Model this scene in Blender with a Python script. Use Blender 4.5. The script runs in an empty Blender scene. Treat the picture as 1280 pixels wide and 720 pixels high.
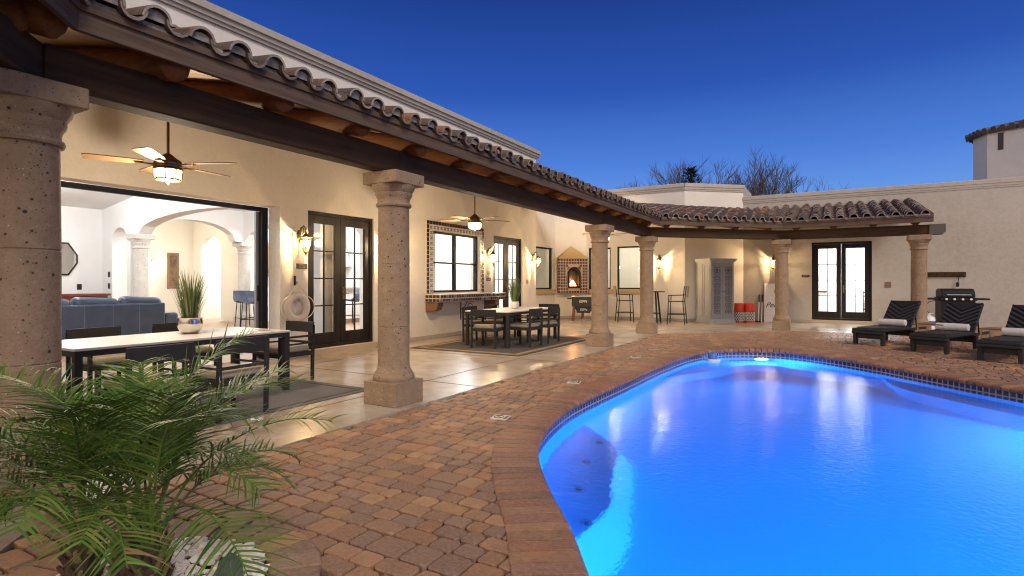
import bpy, bmesh, math, random
from mathutils import Vector, Matrix
R = random.Random(7)
rad = math.radians
sc = bpy.context.scene
col = sc.collection

# ------------------------------------------------------------------ camera
cam = bpy.data.cameras.new('camera')
cam.sensor_width = 36.0
cam.lens = 36.0 * 692 / 1280
cam.shift_y = -7 / 1280
cam.clip_start = 0.05
cam.clip_end = 500
co = bpy.data.objects.new('camera', cam)
col.objects.link(co)
co.location = (0, 0, 1.25)
co.rotation_euler = (rad(90), 0, rad(30))
sc.camera = co
# ------------------------------------------------------------------ sky
W = bpy.data.worlds.new('World')
sc.world = W
W.use_nodes = True
nt = W.node_tree
SKYMIX = .85
GLOW = (5.6, 4.7, 4.1, 1)
sky = nt.nodes.new('ShaderNodeTexSky')
sky.sky_type = 'NISHITA'
sky.sun_disc = False
sky.sun_elevation = rad(1.0)
sky.sun_rotation = rad(123)
sky.altitude = 400
sky.air_density = 1.0
sky.dust_density = 0.3
sky.ozone_density = 6.0
bg = nt.nodes['Background']
bg.inputs[1].default_value = 0.15
# deep dusk: a twilight gradient by elevation, mixed with the physical sky
tc_ = nt.nodes.new('ShaderNodeTexCoord'); sx_ = nt.nodes.new('ShaderNodeSeparateXYZ'); rp_ = nt.nodes.new('ShaderNodeValToRGB')
nt.links.new(tc_.outputs['Generated'], sx_.inputs[0]); nt.links.new(sx_.outputs[2], rp_.inputs[0])
el = rp_.color_ramp.elements
el[0].position = 0.0; el[0].color = (.38, .62, 1.0, 1)
el[1].position = 1.0; el[1].color = (.008, .014, .09, 1)
for p_, c_ in ((.10, (.20, .43, .96)), (.20, (.092, .245, .77)), (.32, (.030, .098, .47)), (.48, (.012, .034, .22)), (.65, (.008, .02, .13))):
    e_ = el.new(p_); e_.color = (*c_, 1)
mx_ = nt.nodes.new('ShaderNodeMix'); mx_.data_type = 'RGBA'; mx_.inputs[0].default_value = SKYMIX
sc_ = nt.nodes.new('ShaderNodeMix'); sc_.data_type = 'RGBA'; sc_.blend_type = 'MULTIPLY'; sc_.inputs[0].default_value = 1; sc_.inputs[7].default_value = (2.0, 2.0, 2.0, 1)
nt.links.new(rp_.outputs[0], sc_.inputs[6])
nt.links.new(sky.outputs[0], mx_.inputs[6]); nt.links.new(sc_.outputs[2], mx_.inputs[7]); 
# western afterglow, behind the photographer
dt_ = nt.nodes.new('ShaderNodeVectorMath'); dt_.operation = 'DOT_PRODUCT'; dt_.inputs[1].default_value = (.30, -.95, 0)
nt.links.new(tc_.outputs['Generated'], dt_.inputs[0])
p1_ = nt.nodes.new('ShaderNodeMapRange'); p1_.inputs[1].default_value = 0.15; p1_.inputs[2].default_value = 1.0; p1_.interpolation_type = 'SMOOTHSTEP'; nt.links.new(dt_.outputs['Value'], p1_.inputs[0])
p2_ = nt.nodes.new('ShaderNodeMapRange'); p2_.inputs[1].default_value = .75; p2_.inputs[2].default_value = .0; p2_.interpolation_type = 'SMOOTHSTEP'; nt.links.new(sx_.outputs[2], p2_.inputs[0])
pm_ = nt.nodes.new('ShaderNodeMath'); pm_.operation = 'MULTIPLY'; nt.links.new(p1_.outputs[0], pm_.inputs[0]); nt.links.new(p2_.outputs[0], pm_.inputs[1])
ag_ = nt.nodes.new('ShaderNodeMix'); ag_.data_type = 'RGBA'; nt.links.new(pm_.outputs[0], ag_.inputs[0]); nt.links.new(mx_.outputs[2], ag_.inputs[6]); ag_.inputs[7].default_value = GLOW
nt.links.new(ag_.outputs[2], bg.inputs[0])
# ------------------------------------------------------------------ last daylight
sd = bpy.data.lights.new('sun', 'SUN')
sd.energy = 0.72
sd.angle = rad(22)
sd.color = (1.0, 0.88, 0.76)
so = bpy.data.objects.new('sun', sd)
col.objects.link(so)
so.rotation_euler = (rad(49), 0, rad(57))
# ------------------------------------------------------------------ exposure
vs = sc.view_settings
vs.view_transform = 'Standard'
vs.look = 'None'
vs.exposure = 1.72
vs.gamma = 1
vs.use_curve_mapping = False
sc.render.engine = 'CYCLES'
sc.cycles.use_denoising = True
sc.cycles.filter_width = 1.15
sc.cycles.use_adaptive_sampling = False
sc.cycles.max_bounces = 10
sc.cycles.transparent_max_bounces = 12
sc.cycles.sample_clamp_indirect = 4.0
sc.cycles.caustics_refractive = False
sc.cycles.caustics_reflective = False

# ================================================================== materials
def M(name, base, rough=0.6, metal=0.0, var=None, bump=None, attr=False, spec=0.5, emit=None, grain=None, specks=None, coords='pos', dist=0.01):
    """var=(scale, colour2, amount), bump=(scale,strength), grain=(axis stretch vec, colour2), specks=(scale, thresh, colour)"""
    m = bpy.data.materials.new(name)
    m.use_nodes = True
    n = m.node_tree.nodes
    l = m.node_tree.links
    b = n['Principled BSDF']
    b.inputs['Roughness'].default_value = rough
    b.inputs['Metallic'].default_value = metal
    b.inputs['Specular IOR Level'].default_value = spec
    c4 = (*base, 1)
    b.inputs['Base Color'].default_value = c4
    if coords == 'pos':
        g = n.new('ShaderNodeNewGeometry'); src = g.outputs['Position']
    else:
        g = n.new('ShaderNodeTexCoord'); src = g.outputs['Object']
    cur = None
    if attr:
        a = n.new('ShaderNodeAttribute'); a.attribute_name = 'tint'; cur = a.outputs['Color']
    def mix(fac, c1, c2, blend='MIX'):
        x = n.new('ShaderNodeMix'); x.data_type = 'RGBA'; x.blend_type = blend
        if isinstance(fac, float): x.inputs[0].default_value = fac
        else: l.new(fac, x.inputs[0])
        for k, c in ((6, c1), (7, c2)):
            if isinstance(c, tuple): x.inputs[k].default_value = c
            else: l.new(c, x.inputs[k])
        return x.outputs[2]
    def noise(scale, detail=5.0, rgh=0.6, vec=None, stretch=None):
        t = n.new('ShaderNodeTexNoise'); t.inputs['Scale'].default_value = scale
        t.inputs['Detail'].default_value = detail; t.inputs['Roughness'].default_value = rgh
        v = src
        if stretch:
            mp = n.new('ShaderNodeMapping'); mp.inputs['Scale'].default_value = stretch
            l.new(v, mp.inputs[0]); v = mp.outputs[0]
        l.new(v, t.inputs['Vector'])
        return t.outputs['Fac']
    def ramp(f, p0, p1):
        r = n.new('ShaderNodeMapRange'); r.inputs[1].default_value = p0; r.inputs[2].default_value = p1
        r.clamp = True
        l.new(f, r.inputs[0]); return r.outputs[0]
    if var:
        for (s, c2, amt) in (var if isinstance(var, list) else [var]):
            f = ramp(noise(s), .34, .68)
            mm = n.new('ShaderNodeMath'); mm.operation = 'MULTIPLY'; mm.inputs[1].default_value = amt
            l.new(f, mm.inputs[0])
            cur = mix(mm.outputs[0], cur or c4, (*c2, 1))
    if grain:
        st, c2, amt = grain
        f = ramp(noise(1.0, 6, 0.65, stretch=st), 0.38, 0.64)
        mm = n.new('ShaderNodeMath'); mm.operation = 'MULTIPLY'; mm.inputs[1].default_value = amt
        l.new(f, mm.inputs[0])
        cur = mix(mm.outputs[0], cur or c4, (*c2, 1))
    if specks:
        for (s, th, c2) in specks:
            v = n.new('ShaderNodeTexVoronoi'); v.inputs['Scale'].default_value = s
            l.new(src, v.inputs['Vector'])
            f = ramp(v.outputs['Distance'], th, th * 0.6)
            g2 = n.new('ShaderNodeMath'); g2.operation = 'GREATER_THAN'; g2.inputs[1].default_value = 0.55
            sp = n.new('ShaderNodeSeparateColor'); l.new(v.outputs['Color'], sp.inputs[0]); l.new(sp.outputs[0], g2.inputs[0])
            mu = n.new('ShaderNodeMath'); mu.operation = 'MULTIPLY'; l.new(f, mu.inputs[0]); l.new(g2.outputs[0], mu.inputs[1])
            cur = mix(mu.outputs[0], cur or c4, (*c2, 1))
    if cur is not None:
        l.new(cur, b.inputs['Base Color'])
    if bump:
        bp = n.new('ShaderNodeBump'); bp.inputs['Strength'].default_value = bump[1]; bp.inputs['Distance'].default_value = dist
        l.new(noise(bump[0], 6), bp.inputs['Height'])
        l.new(bp.outputs[0], b.inputs['Normal'])
    if emit:
        b.inputs['Emission Color'].default_value = (*emit[0], 1)
        b.inputs['Emission Strength'].default_value = emit[1]
    return m

def glass_mat(name, tint=(1, 1, 1), refl=0.07):
    m = bpy.data.materials.new(name); m.use_nodes = True
    n = m.node_tree.nodes; l = m.node_tree.links
    n.remove(n['Principled BSDF'])
    t = n.new('ShaderNodeBsdfTransparent'); t.inputs[0].default_value = (*tint, 1)
    g = n.new('ShaderNodeBsdfGlossy'); g.inputs['Roughness'].default_value = 0.0
    f = n.new('ShaderNodeLayerWeight'); f.inputs[0].default_value = .5
    pw = n.new('ShaderNodeMath'); pw.operation = 'POWER'; pw.inputs[1].default_value = 5
    ma = n.new('ShaderNodeMath'); ma.operation = 'MULTIPLY_ADD'; ma.inputs[1].default_value = .5; ma.inputs[2].default_value = .025
    l.new(f.outputs['Facing'], pw.inputs[0]); l.new(pw.outputs[0], ma.inputs[0]); f = ma
    x = n.new('ShaderNodeMixShader')
    l.new(f.outputs[0], x.inputs[0]); l.new(t.outputs[0], x.inputs[1]); l.new(g.outputs[0], x.inputs[2])
    l.new(x.outputs[0], n['Material Output'].inputs[0])
    return m

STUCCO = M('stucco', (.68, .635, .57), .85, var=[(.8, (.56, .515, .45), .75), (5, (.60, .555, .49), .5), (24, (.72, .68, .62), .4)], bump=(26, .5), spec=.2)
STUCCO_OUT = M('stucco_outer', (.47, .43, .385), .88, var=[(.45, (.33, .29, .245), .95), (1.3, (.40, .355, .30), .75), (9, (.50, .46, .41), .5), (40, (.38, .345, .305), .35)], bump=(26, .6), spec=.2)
WHITEWALL = M('interior_white', (.80, .79, .76), .8, var=(2, (.74, .72, .69), .4), spec=.2)
CREAMWALL = M('interior_cream', (.80, .765, .68), .8, spec=.2)
STONE = M('cantera_stone', (.31, .215, .135), .85, var=[(1.4, (.18, .12, .075), .7), (4, (.27, .175, .10), .6), (11, (.40, .295, .195), .5), (60, (.17, .125, .095), .4)],
          specks=[(9, .12, (.04, .03, .025)), (21, .19, (.05, .04, .035)), (47, .2, (.06, .045, .038)), (33, .12, (.60, .56, .50))], bump=(38, .55), spec=.25, dist=.015)
STONE_IN = M('cantera_pale', (.62, .58, .52), .8, var=[(5, (.48, .44, .38), .6)], specks=[(16, .2, (.25, .2, .17))], bump=(30, .4))
BEAMWOOD = M('dark_beam_wood', (.042, .024, .013), .75, spec=.1, grain=((2, 1.2, 24), (.075, .042, .024), .75), var=[(2, (.022, .014, .009), .5)], bump=(30, .3))
LOGWOOD = M('log_wood', (.20, .085, .032), .7, spec=.1, grain=((3, 30, 30), (.13, .05, .02), .8), bump=(20, .3))
PINE = M('pine_board', (.34, .185, .065), .55, grain=((1.5, 22, 8), (.22, .11, .04), .7), bump=(30, .2))
FASCIA = M('fascia_wood', (.085, .055, .038), .75, spec=.15, grain=((3, 1.5, 40), (.15, .105, .078), .7), bump=(30, .3))
TERRA = M('terracotta', (.4, .2, .12), .85, attr=True, spec=.2, var=[(9, (.06, .045, .04), .6), (50, (.34, .29, .26), .25)], bump=(45, .4))
BRICK = M('paver_brick', (.3, .15, .08), .62, attr=True, var=[(5, (.15, .085, .06), .55), (16, (.20, .115, .08), .4), (50, (.48, .31, .2), .4)], bump=(70, .6), spec=.35)
SAND = M('joint_sand', (.055, .036, .024), .95, bump=(80, .5))
CONC = M('stained_concrete', (.40, .33, .25), .27, var=[(.55, (.24, .145, .05), .95), (1.7, (.50, .47, .43), .75), (6, (.27, .19, .11), .5), (25, (.42, .36, .3), .3)], bump=(9, .04))
SOIL = M('desert_soil', (.25, .19, .14), .95, var=(.4, (.18, .14, .10), .6), bump=(8, .5))
DOORWOOD = M('door_wood', (.013, .010, .008), .5, spec=.2, grain=((14, 14, 1.2), (.028, .02, .015), .7), bump=(30, .15))
BLACKM = M('black_metal', (.011, .011, .012), .55, 0, spec=.2)
CHAIRM = M('charcoal_metal', (.030, .028, .026), .6, 0, spec=.12)
IRON = M('wrought_iron', (.06, .045, .03), .5, .7, var=(30, (.15, .09, .04), .6))
BRONZE = M('bronze', (.20, .13, .06), .42, .8, var=(25, (.09, .06, .03), .5))
CHROME = M('polished_metal', (.75, .72, .66), .14, 1.0)
STEEL = M('brushed_steel', (.55, .56, .58), .3, .9)
GOLD = M('brass_metal', (.42, .29, .12), .35, .9)
GLASS = glass_mat('window_glass')
WHITE = M('white_paint', (.78, .78, .76), .5)
OFFWHITE = M('offwhite', (.66, .63, .57), .6, var=(6, (.55, .52, .46), .5))
TABLETOP = M('table_top', (.54, .515, .485), .42, grain=((30, 1.5, 10), (.48, .45, .42), .6), coords='obj')
CUSH = M('seat_cushion', (.30, .25, .19), .9, bump=(300, .3), coords='obj')
BLUELEATHER = M('blue_leather', (.05, .07, .11), .38, var=(5, (.08, .105, .155), .6), bump=(90, .15))
BLUESTOOL = M('blue_stool', (.04, .05, .08), .5)
WOODCAB = M('cabinet_wood', (.26, .14, .07), .5, grain=((20, 20, 2), (.17, .085, .04), .7))
INFLOOR = M('interior_floor', (.42, .28, .19), .35, var=(3, (.30, .19, .12), .6))
MESHF = M('sling_mesh', (.33, .28, .22), .8)
WICKER = M('dark_wicker', (.007, .006, .006), .6, attr=False, bump=(160, .8), coords='obj')
WICKER2 = M('dark_wicker_strip', (.016, .014, .014), .45, coords='obj', attr=True, spec=.3, bump=(120, .6))
TOWEL = M('towel_cloth', (.62, .60, .58), .95, var=(60, (.50, .48, .46), .6), bump=(220, .8), coords='obj')
GRILLM = M('grill_enamel', (.008, .008, .009), .45, spec=.2)
LEAF = M('palm_leaf', (.055, .10, .022), .5, spec=.25, attr=True, var=(12, (.10, .13, .03), .3))
GRASSL = M('grass_blade', (.10, .16, .05), .5, attr=True)
BARK = M('palm_bark', (.10, .055, .03), .9, attr=True, var=(40, (.045, .03, .02), .6), bump=(60, .8))
PEBBLE = M('white_pebble', (.62, .57, .50), .7, attr=True, var=(30, (.62, .56, .48), .3))
SLATE = M('slate', (.06, .07, .085), .35, var=(20, (.12, .13, .15), .6), bump=(30, .4))
TWIG = M('bare_twig', (.07, .055, .05), .9)
EVERG = M('evergreen', (.018, .025, .016), .8)
POOLP = M('pool_plaster', (.50, .68, .80), .6, var=(40, (.42, .60, .75), .4))
BENCHT = M('pool_bench_plaster', (.50, .67, .80), .5)
RUGD = M('rug_dark', (.035, .030, .027), .95, var=(140, (.075, .065, .06), .6), bump=(300, .5))
RUGG = M('rug_grey', (.085, .08, .082), .95, var=(140, (.13, .12, .12), .6), bump=(300, .5))
RUGT = M('rug_tan', (.26, .17, .075), .95, bump=(300, .5))
REDP = M('red_gloss', (.62, .045, .012), .4)
TEAL = M('teal_glaze', (.03, .16, .17), .25)
GREYW = M('grey_limed_wood', (.36, .36, .365), .6, grain=((18, 18, 2), (.28, .265, .25), .6))
GREYD = M('grey_carved_wood', (.27, .28, .285), .6, grain=((18, 18, 2), (.19, .195, .20), .6))
CARV = M('dark_carving', (.075, .078, .082), .6)
CORB = M('corbel_wood', (.16, .075, .035), .6, grain=((4, 4, 30), (.09, .04, .02), .7))
TILEB = M('dark_blue_tile', (.025, .02, .035), .18, attr=True, bump=(50, .1))
TILER = M('glazed_red_tile', (.13, .025, .02), .2, attr=True)
GROUT = M('grout', (.42, .34, .25), .8)
TILEW = M('patterned_tile', (.62, .57, .50), .25, attr=True)
BLACK = M('black_paint', (.012, .012, .012), .5)
SIGNB = M('sign_brown', (.05, .03, .02), .5)
SIGNG = M('sign_gold', (.5, .33, .1), .4, .4)
SIGNW = M('sign_white', (.75, .74, .70), .4)
SIGNR = M('sign_red', (.6, .04, .03), .4)
FLAME = M('flame', (1, .4, .1), .5, emit=((1, .38, .08), 9))
EMBER = M('ember', (.9, .2, .05), .5, emit=((1, .22, .04), 3))
LAMPG = M('lamp_glass_lit', (1, .8, .5), .4, emit=((1, .66, .27), 9))
BULB = M('bulb_lit', (1, .8, .5), .4, emit=((1, .70, .32), 60))
DOWN = M('downlight_lit', (1, 1, 1), .4, emit=((1, .93, .82), 25))
HOOD = M('hood_plaster', (.50, .36, .16), .8, bump=(30, .3))
REDWOOD = M('red_leg_wood', (.16, .035, .02), .4)

# ================================================================== mesh helper
class MB:
    def __init__(s):
        s.v = []; s.f = []; s.c = []
    def add(s, vs, fs, c=None):
        o = len(s.v); s.v += [tuple(p) for p in vs]
        for f in fs:
            s.f.append(tuple(i + o for i in f)); s.c.append(c)
        return s
    def box(s, c, d, rz=0, col=None, M4=None):
        x, y, z = d[0] / 2, d[1] / 2, d[2] / 2
        cr, sr = math.cos(rz), math.sin(rz)
        vs = []
        for dz in (-z, z):
            for dx, dy in ((-x, -y), (x, -y), (x, y), (-x, y)):
                vs.append((c[0] + dx * cr - dy * sr, c[1] + dx * sr + dy * cr, c[2] + dz))
        if M4: vs = [M4 @ Vector(v) for v in vs]
        return s.add(vs, [(3, 2, 1, 0), (4, 5, 6, 7), (0, 1, 5, 4), (1, 2, 6, 5), (2, 3, 7, 6), (3, 0, 4, 7)], col)
    def bx(s, x0, x1, y0, y1, z0, z1, col=None):
        return s.box(((x0 + x1) / 2, (y0 + y1) / 2, (z0 + z1) / 2), (x1 - x0, y1 - y0, z1 - z0), 0, col)
    def bar(s, p, q, w, h, up=(0, 0, 1), col=None):
        p = Vector(p); q = Vector(q); d = (q - p).normalized(); u = Vector(up)
        if abs(d.dot(u)) > .98: u = Vector((1, 0, 0))
        a = d.cross(u).normalized() * w / 2; b = a.cross(d).normalized() * h / 2
        vs = [t + sa * a + sb * b for t in (p, q) for sa, sb in ((-1, -1), (1, -1), (1, 1), (-1, 1))]
        return s.add(vs, [(3, 2, 1, 0), (4, 5, 6, 7), (0, 1, 5, 4), (1, 2, 6, 5), (2, 3, 7, 6), (3, 0, 4, 7)], col)
    def cyl(s, p, q, r0, r1=None, n=12, col=None, caps=True):
        r1 = r0 if r1 is None else r1
        return s.tube([p, q], [r0, r1], n, col, caps)
    def tube(s, pts, r, n=8, col=None, caps=True):
        pts = [Vector(p) for p in pts]
        if not isinstance(r, (list, tuple)): r = [r] * len(pts)
        vs = []; fs = []; ref = None
        for i, p in enumerate(pts):
            d = (pts[min(i + 1, len(pts) - 1)] - pts[max(i - 1, 0)]).normalized()
            if ref is None:
                ref = Vector((0, 0, 1)) if abs(d.z) < .9 else Vector((1, 0, 0))
            a = d.cross(ref)
            if a.length < 1e-5: a = d.cross(Vector((0, 1, 0)))
            a.normalize(); b = a.cross(d).normalized(); ref = b
            for k in range(n):
                t = 2 * math.pi * k / n
                vs.append(p + r[i] * (math.cos(t) * a + math.sin(t) * b))
        for i in range(len(pts) - 1):
            for k in range(n):
                k2 = (k + 1) % n
                fs.append((i * n + k, i * n + k2, (i + 1) * n + k2, (i + 1) * n + k))
        if caps:
            fs.append(tuple(range(n - 1, -1, -1))); fs.append(tuple((len(pts) - 1) * n + k for k in range(n)))
        return s.add(vs, fs, col)
    def lathe(s, prof, n=24, c=(0, 0, 0), col=None):
        vs = []; fs = []
        for r, z in prof:
            for k in range(n):
                t = 2 * math.pi * k / n
                vs.append((c[0] + r * math.cos(t), c[1] + r * math.sin(t), c[2] + z))
        for i in range(len(prof) - 1):
            for k in range(n):
                k2 = (k + 1) % n
                fs.append((i * n + k, i * n + k2, (i + 1) * n + k2, (i + 1) * n + k))
        fs.append(tuple(range(n - 1, -1, -1))); fs.append(tuple((len(prof) - 1) * n + k for k in range(n)))
        return s.add(vs, fs, col)
    def prism(s, poly, z0, z1, col=None):
        n = len(poly)
        vs = [(x, y, z0) for x, y in poly] + [(x, y, z1) for x, y in poly]
        fs = [tuple(range(n - 1, -1, -1)), tuple(range(n, 2 * n))]
        fs += [(i, (i + 1) % n, n + (i + 1) % n, n + i) for i in range(n)]
        return s.add(vs, fs, col)
    def xprism(s, poly, o, u, v, w, t, col=None):
        """poly in (u,v) plane at origin o, extruded t along w"""
        o, u, v, w = (Vector(a) for a in (o, u, v, w)); n = len(poly)
        vs = [o + a * u + b * v for a, b in poly]; vs += [p + w * t for p in vs]
        fs = [tuple(range(n - 1, -1, -1)), tuple(range(n, 2 * n))]
        fs += [(i, (i + 1) % n, n + (i + 1) % n, n + i) for i in range(n)]
        return s.add(vs, fs, col)
    def build(s, name, mat, parent=None, bevel=0, smooth=False, fixn=True, seg=2, auto=35):
        me = bpy.data.meshes.new(name)
        me.from_pydata(s.v, [], s.f)
        if any(c is not None for c in s.c):
            a = me.color_attributes.new('tint', 'FLOAT_COLOR', 'CORNER')
            i = 0; buf = []
            for f, c in zip(s.f, s.c):
                buf += list((*(c or (.3, .3, .3)), 1)) * len(f)
            a.data.foreach_set('color', buf)
        if fixn:
            bm = bmesh.new(); bm.from_mesh(me)
            bmesh.ops.recalc_face_normals(bm, faces=bm.faces)
            bm.to_mesh(me); bm.free()
        me.materials.append(mat)
        o = bpy.data.objects.new(name, me)
        col.objects.link(o)
        if parent is not None: o.parent = parent
        if smooth:
            for p in me.polygons: p.use_smooth = True
            try: me.set_sharp_from_angle(angle=rad(auto))
            except Exception: pass
        if bevel:
            b = o.modifiers.new('bevel', 'BEVEL'); b.width = bevel; b.segments = seg; b.limit_method = 'ANGLE'; b.angle_limit = rad(40)
        return o

def tag(o, label=None, cat=None, group=None, kind=None):
    if label: o['label'] = label
    if cat: o['category'] = cat
    if group: o['group'] = group
    if kind: o['kind'] = kind
    return o
def thing(name, label, cat, loc=(0, 0, 0), rz=0, group=None):
    o = bpy.data.objects.new(name, None); col.objects.link(o)
    o.empty_display_size = .1
    o.location = loc; o.rotation_euler = (0, 0, rz)
    return tag(o, label, cat, group)
def copy_tree(o, parent=None):
    c = o.copy(); col.objects.link(c)
    if parent is not None:
        c.parent = parent
    for ch in list(o.children): copy_tree(ch, c)
    return c
def place(proto, first, loc, rz, label):
    o = proto if first else copy_tree(proto)
    o.location = loc; o.rotation_euler = (0, 0, rz); o['label'] = label
    return o
def light(name, kind, loc, energy, color, parent=None, size=.05, rot=None, shape='DISK'):
    d = bpy.data.lights.new(name, kind); d.energy = energy; d.color = color
    if kind == 'AREA': d.shape = shape; d.size = size
    else: d.shadow_soft_size = size
    o = bpy.data.objects.new(name, d); col.objects.link(o); o.location = loc
    if rot: o.rotation_euler = rot
    if parent is not None: o.parent = parent
    return o
def text(s, size, mat, M4, parent=None, name='lettering', extrude=.001, shear=0, align='CENTER'):
    c = bpy.data.curves.new(name, 'FONT'); c.body = s; c.size = size; c.extrude = extrude; c.shear = shear
    c.align_x = align; c.align_y = 'CENTER'
    c.materials.append(mat)
    tmp = bpy.data.objects.new('tmp', c); col.objects.link(tmp)
    bpy.context.view_layer.update()
    me = bpy.data.meshes.new_from_object(tmp.evaluated_get(bpy.context.evaluated_depsgraph_get()))
    bpy.data.objects.remove(tmp); me.name = name
    if not me.materials: me.materials.append(mat)
    o = bpy.data.objects.new(name, me); col.objects.link(o)
    if parent is not None: o.parent = parent
    o.matrix_local = M4
    return o
def frame(o, u, v):   # matrix with x->u, y->v
    u = Vector(u).normalized(); v = Vector(v).normalized(); w = u.cross(v)
    m = Matrix((u, v, w)).transposed().to_4x4(); m.translation = Vector(o); return m
def jit(c, a):
    k = 1 + R.uniform(-a, a)
    return tuple(max(.004, x * k) for x in c)
def inpoly(x, y, P):
    r = False; n = len(P); j = n - 1
    for i in range(n):
        if (P[i][1] > y) != (P[j][1] > y) and x < (P[j][0] - P[i][0]) * (y - P[i][1]) / (P[j][1] - P[i][1]) + P[i][0]: r = not r
        j = i
    return r

# ================================================================== GROUND, POOL
CP = [(-.92, 2.19), (-1.19, 2.59), (-1.55, 3.06), (-1.9, 3.6), (-2.12, 4.15), (-2.27, 4.82), (-2.33, 5.58), (-2.30, 6.94), (-2.25, 8.71), (-2.08, 10.2),
      (-1.64, 11.0), (-1.03, 11.27), (-.42, 11.1), (.52, 10.29), (1.25, 9.41), (1.94, 8.58), (2.9, 7.6), (3.9, 6.4), (4.3, 4.8), (4.0, 3.0), (3.0, 1.75), (1.6, 1.15), (.3, 1.05), (-.45, 1.55)]
def spline(P, step=.105):
    n = len(P); out = []
    for i in range(n):
        p0, p1, p2, p3 = (Vector(P[(i + k - 1) % n]) for k in range(4))
        for t in range(12):
            t /= 12
            out.append(.5 * ((2 * p1) + (-p0 + p2) * t + (2 * p0 - 5 * p1 + 4 * p2 - p3) * t * t + (-p0 + 3 * p1 - 3 * p2 + p3) * t ** 3))
    L = [0]
    for i in range(len(out)): L.append(L[-1] + (out[(i + 1) % len(out)] - out[i]).length)
    tot = L[-1]; m = int(tot / step); res = []; j = 0
    for k in range(m):
        d = tot * k / m
        while L[j + 1] < d: j += 1
        a, b = out[j], out[(j + 1) % len(out)]
        res.append(a.lerp(b, (d - L[j]) / max(1e-9, L[j + 1] - L[j])))
    return res, tot
POOL, PLEN = spline(CP)
NP = len(POOL)
def offs(P, d):
    n = len(P); o = []
    for i in range(n):
        t = (P[(i + 1) % n] - P[i - 1]).normalized()
        o.append(P[i] + Vector((-t.y, t.x)) * d)   # outline runs clockwise seen from above: left normal points outwards
    return o
OUT30 = offs(POOL, .30)
OUT15 = [tuple(p) for p in offs(POOL, .17)]
POOLT = [tuple(p) for p in POOL]
WL = -.145
# the base sheets
def ring_fill(name, outer, hole, z, mat):
    bm = bmesh.new()
    es = []
    for P in (outer, hole):
        vv = [bm.verts.new((x, y, z)) for x, y in P]
        es += [bm.edges.new((vv[i], vv[(i + 1) % len(vv)])) for i in range(len(vv))]
    bmesh.ops.triangle_fill(bm, use_beauty=True, use_dissolve=False, edges=es)
    for f in bm.faces:
        if f.normal.z < 0: f.normal_flip()
    me = bpy.data.meshes.new(name); bm.to_mesh(me); bm.free(); me.materials.append(mat)
    o = bpy.data.objects.new(name, me); col.objects.link(o); return o
g = ring_fill('ground', [(-150, -150), (150, -150), (150, 150), (-150, 150)], [tuple(p) for p in offs(POOL, .12)][::3], -.06, SOIL)
tag(g, 'bare tan soil around the house and pool', 'ground', kind='structure')
j = ring_fill('deck_bed', [(-3.7, -5), (9, -5), (9, 19.6), (-3.7, 19.6)], OUT15[::2], -.03, SAND)
tag(j, 'dark sand bed showing in the joints of the brick deck', 'paving bed', kind='structure')

# patio slab (stained concrete) under the porch
SLABX = -3.645
SLAB = [(-8.02, -4), (-1.0, -4), (-1.0, -1.31), (SLABX, 1.33), (SLABX, 13.50), (-1.13, 16.02), (2.35, 16.02), (2.35, 19.45), (-9, 19.45), (-9, 14.6), (-8.02, 14.6)]
mb = MB(); mb.prism(SLAB, -.3, 0.0)
slab = mb.build('patio_slab', CONC); tag(slab, 'stained concrete patio floor under the tiled porch', 'patio floor', kind='structure')
mb = MB()
for a, b in (((-7.6, 1.2), (SLABX, 1.2)), ((-7.6, 5.55), (SLABX, 5.55)), ((-7.6, 7.9), (SLABX, 7.9)), ((-7.6, 12.1), (SLABX, 12.1)), ((-5.9, 14.9), (-2.5, 14.9)), ((-6.9, .5), (-6.9, 16)), ((-4.45, .5), (-4.45, 14.5)), ((-1.1, 16.4), (-1.1, 19.3)), ((-1.1, 16.6), (2.2, 16.6))):
    mb.bar((*a, .0015), (*b, .0015), .012, .002)
o = mb.build('slab_joints', M('joint_dark', (.12, .08, .05), .9)); o.parent = slab

# pavers: courses of mixed stones
CENT = (-2.40, 1.19)     # planter centre
CR_IN, CR_OUT = .46, .68
BC = [(.40, .19, .075), (.44, .23, .09), (.34, .145, .06), (.27, .14, .08), (.48, .27, .115), (.20, .12, .085), (.42, .21, .10), (.36, .18, .095), (.30, .17, .10), (.25, .125, .07), (.22, .14, .10), (.27, .17, .12), (.19, .11, .08)]
def stone(mb, P, z0, z1, c, b=.006):
    """a paver with a worn, chamfered top edge: P counter-clockwise 2D quad"""
    Q = []; k4 = len(P)
    for i in range(k4):   # knocked-off corners
        a, b_, c_ = Vector(P[i - 1]), Vector(P[i]), Vector(P[(i + 1) % k4]); r_ = R.uniform(.008, .018)
        Q += [tuple(b_ + (a - b_).normalized() * r_), tuple(b_ + (c_ - b_).normalized() * r_)]
    P = Q
    n = len(P); cx = sum(p[0] for p in P) / n; cy = sum(p[1] for p in P) / n
    sh = []
    for p in P:
        d = math.hypot(p[0] - cx, p[1] - cy); k = max(.2, (d - b * 1.2) / d); sh.append((cx + (p[0] - cx) * k, cy + (p[1] - cy) * k))
    tl = [R.uniform(-.0022, .0022) for _ in P]
    vs = [(x, y, z0) for x, y in P] + [(x, y, z1 - b) for x, y in P] + [(x, y, z1 + t) for (x, y), t in zip(sh, tl)]
    fs = [tuple(range(2 * n, 3 * n))]
    for i in range(n):
        i2 = (i + 1) % n
        fs += [(i, i2, n + i2, n + i), (n + i, n + i2, 2 * n + i2, 2 * n + i)]
    mb.add(vs, fs, c)
mb = MB()
y = -1.0; row = 0
HS = [.12, .12, .165, .12, .165]
SLABT = [(p[0], p[1]) for p in SLAB]
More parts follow.
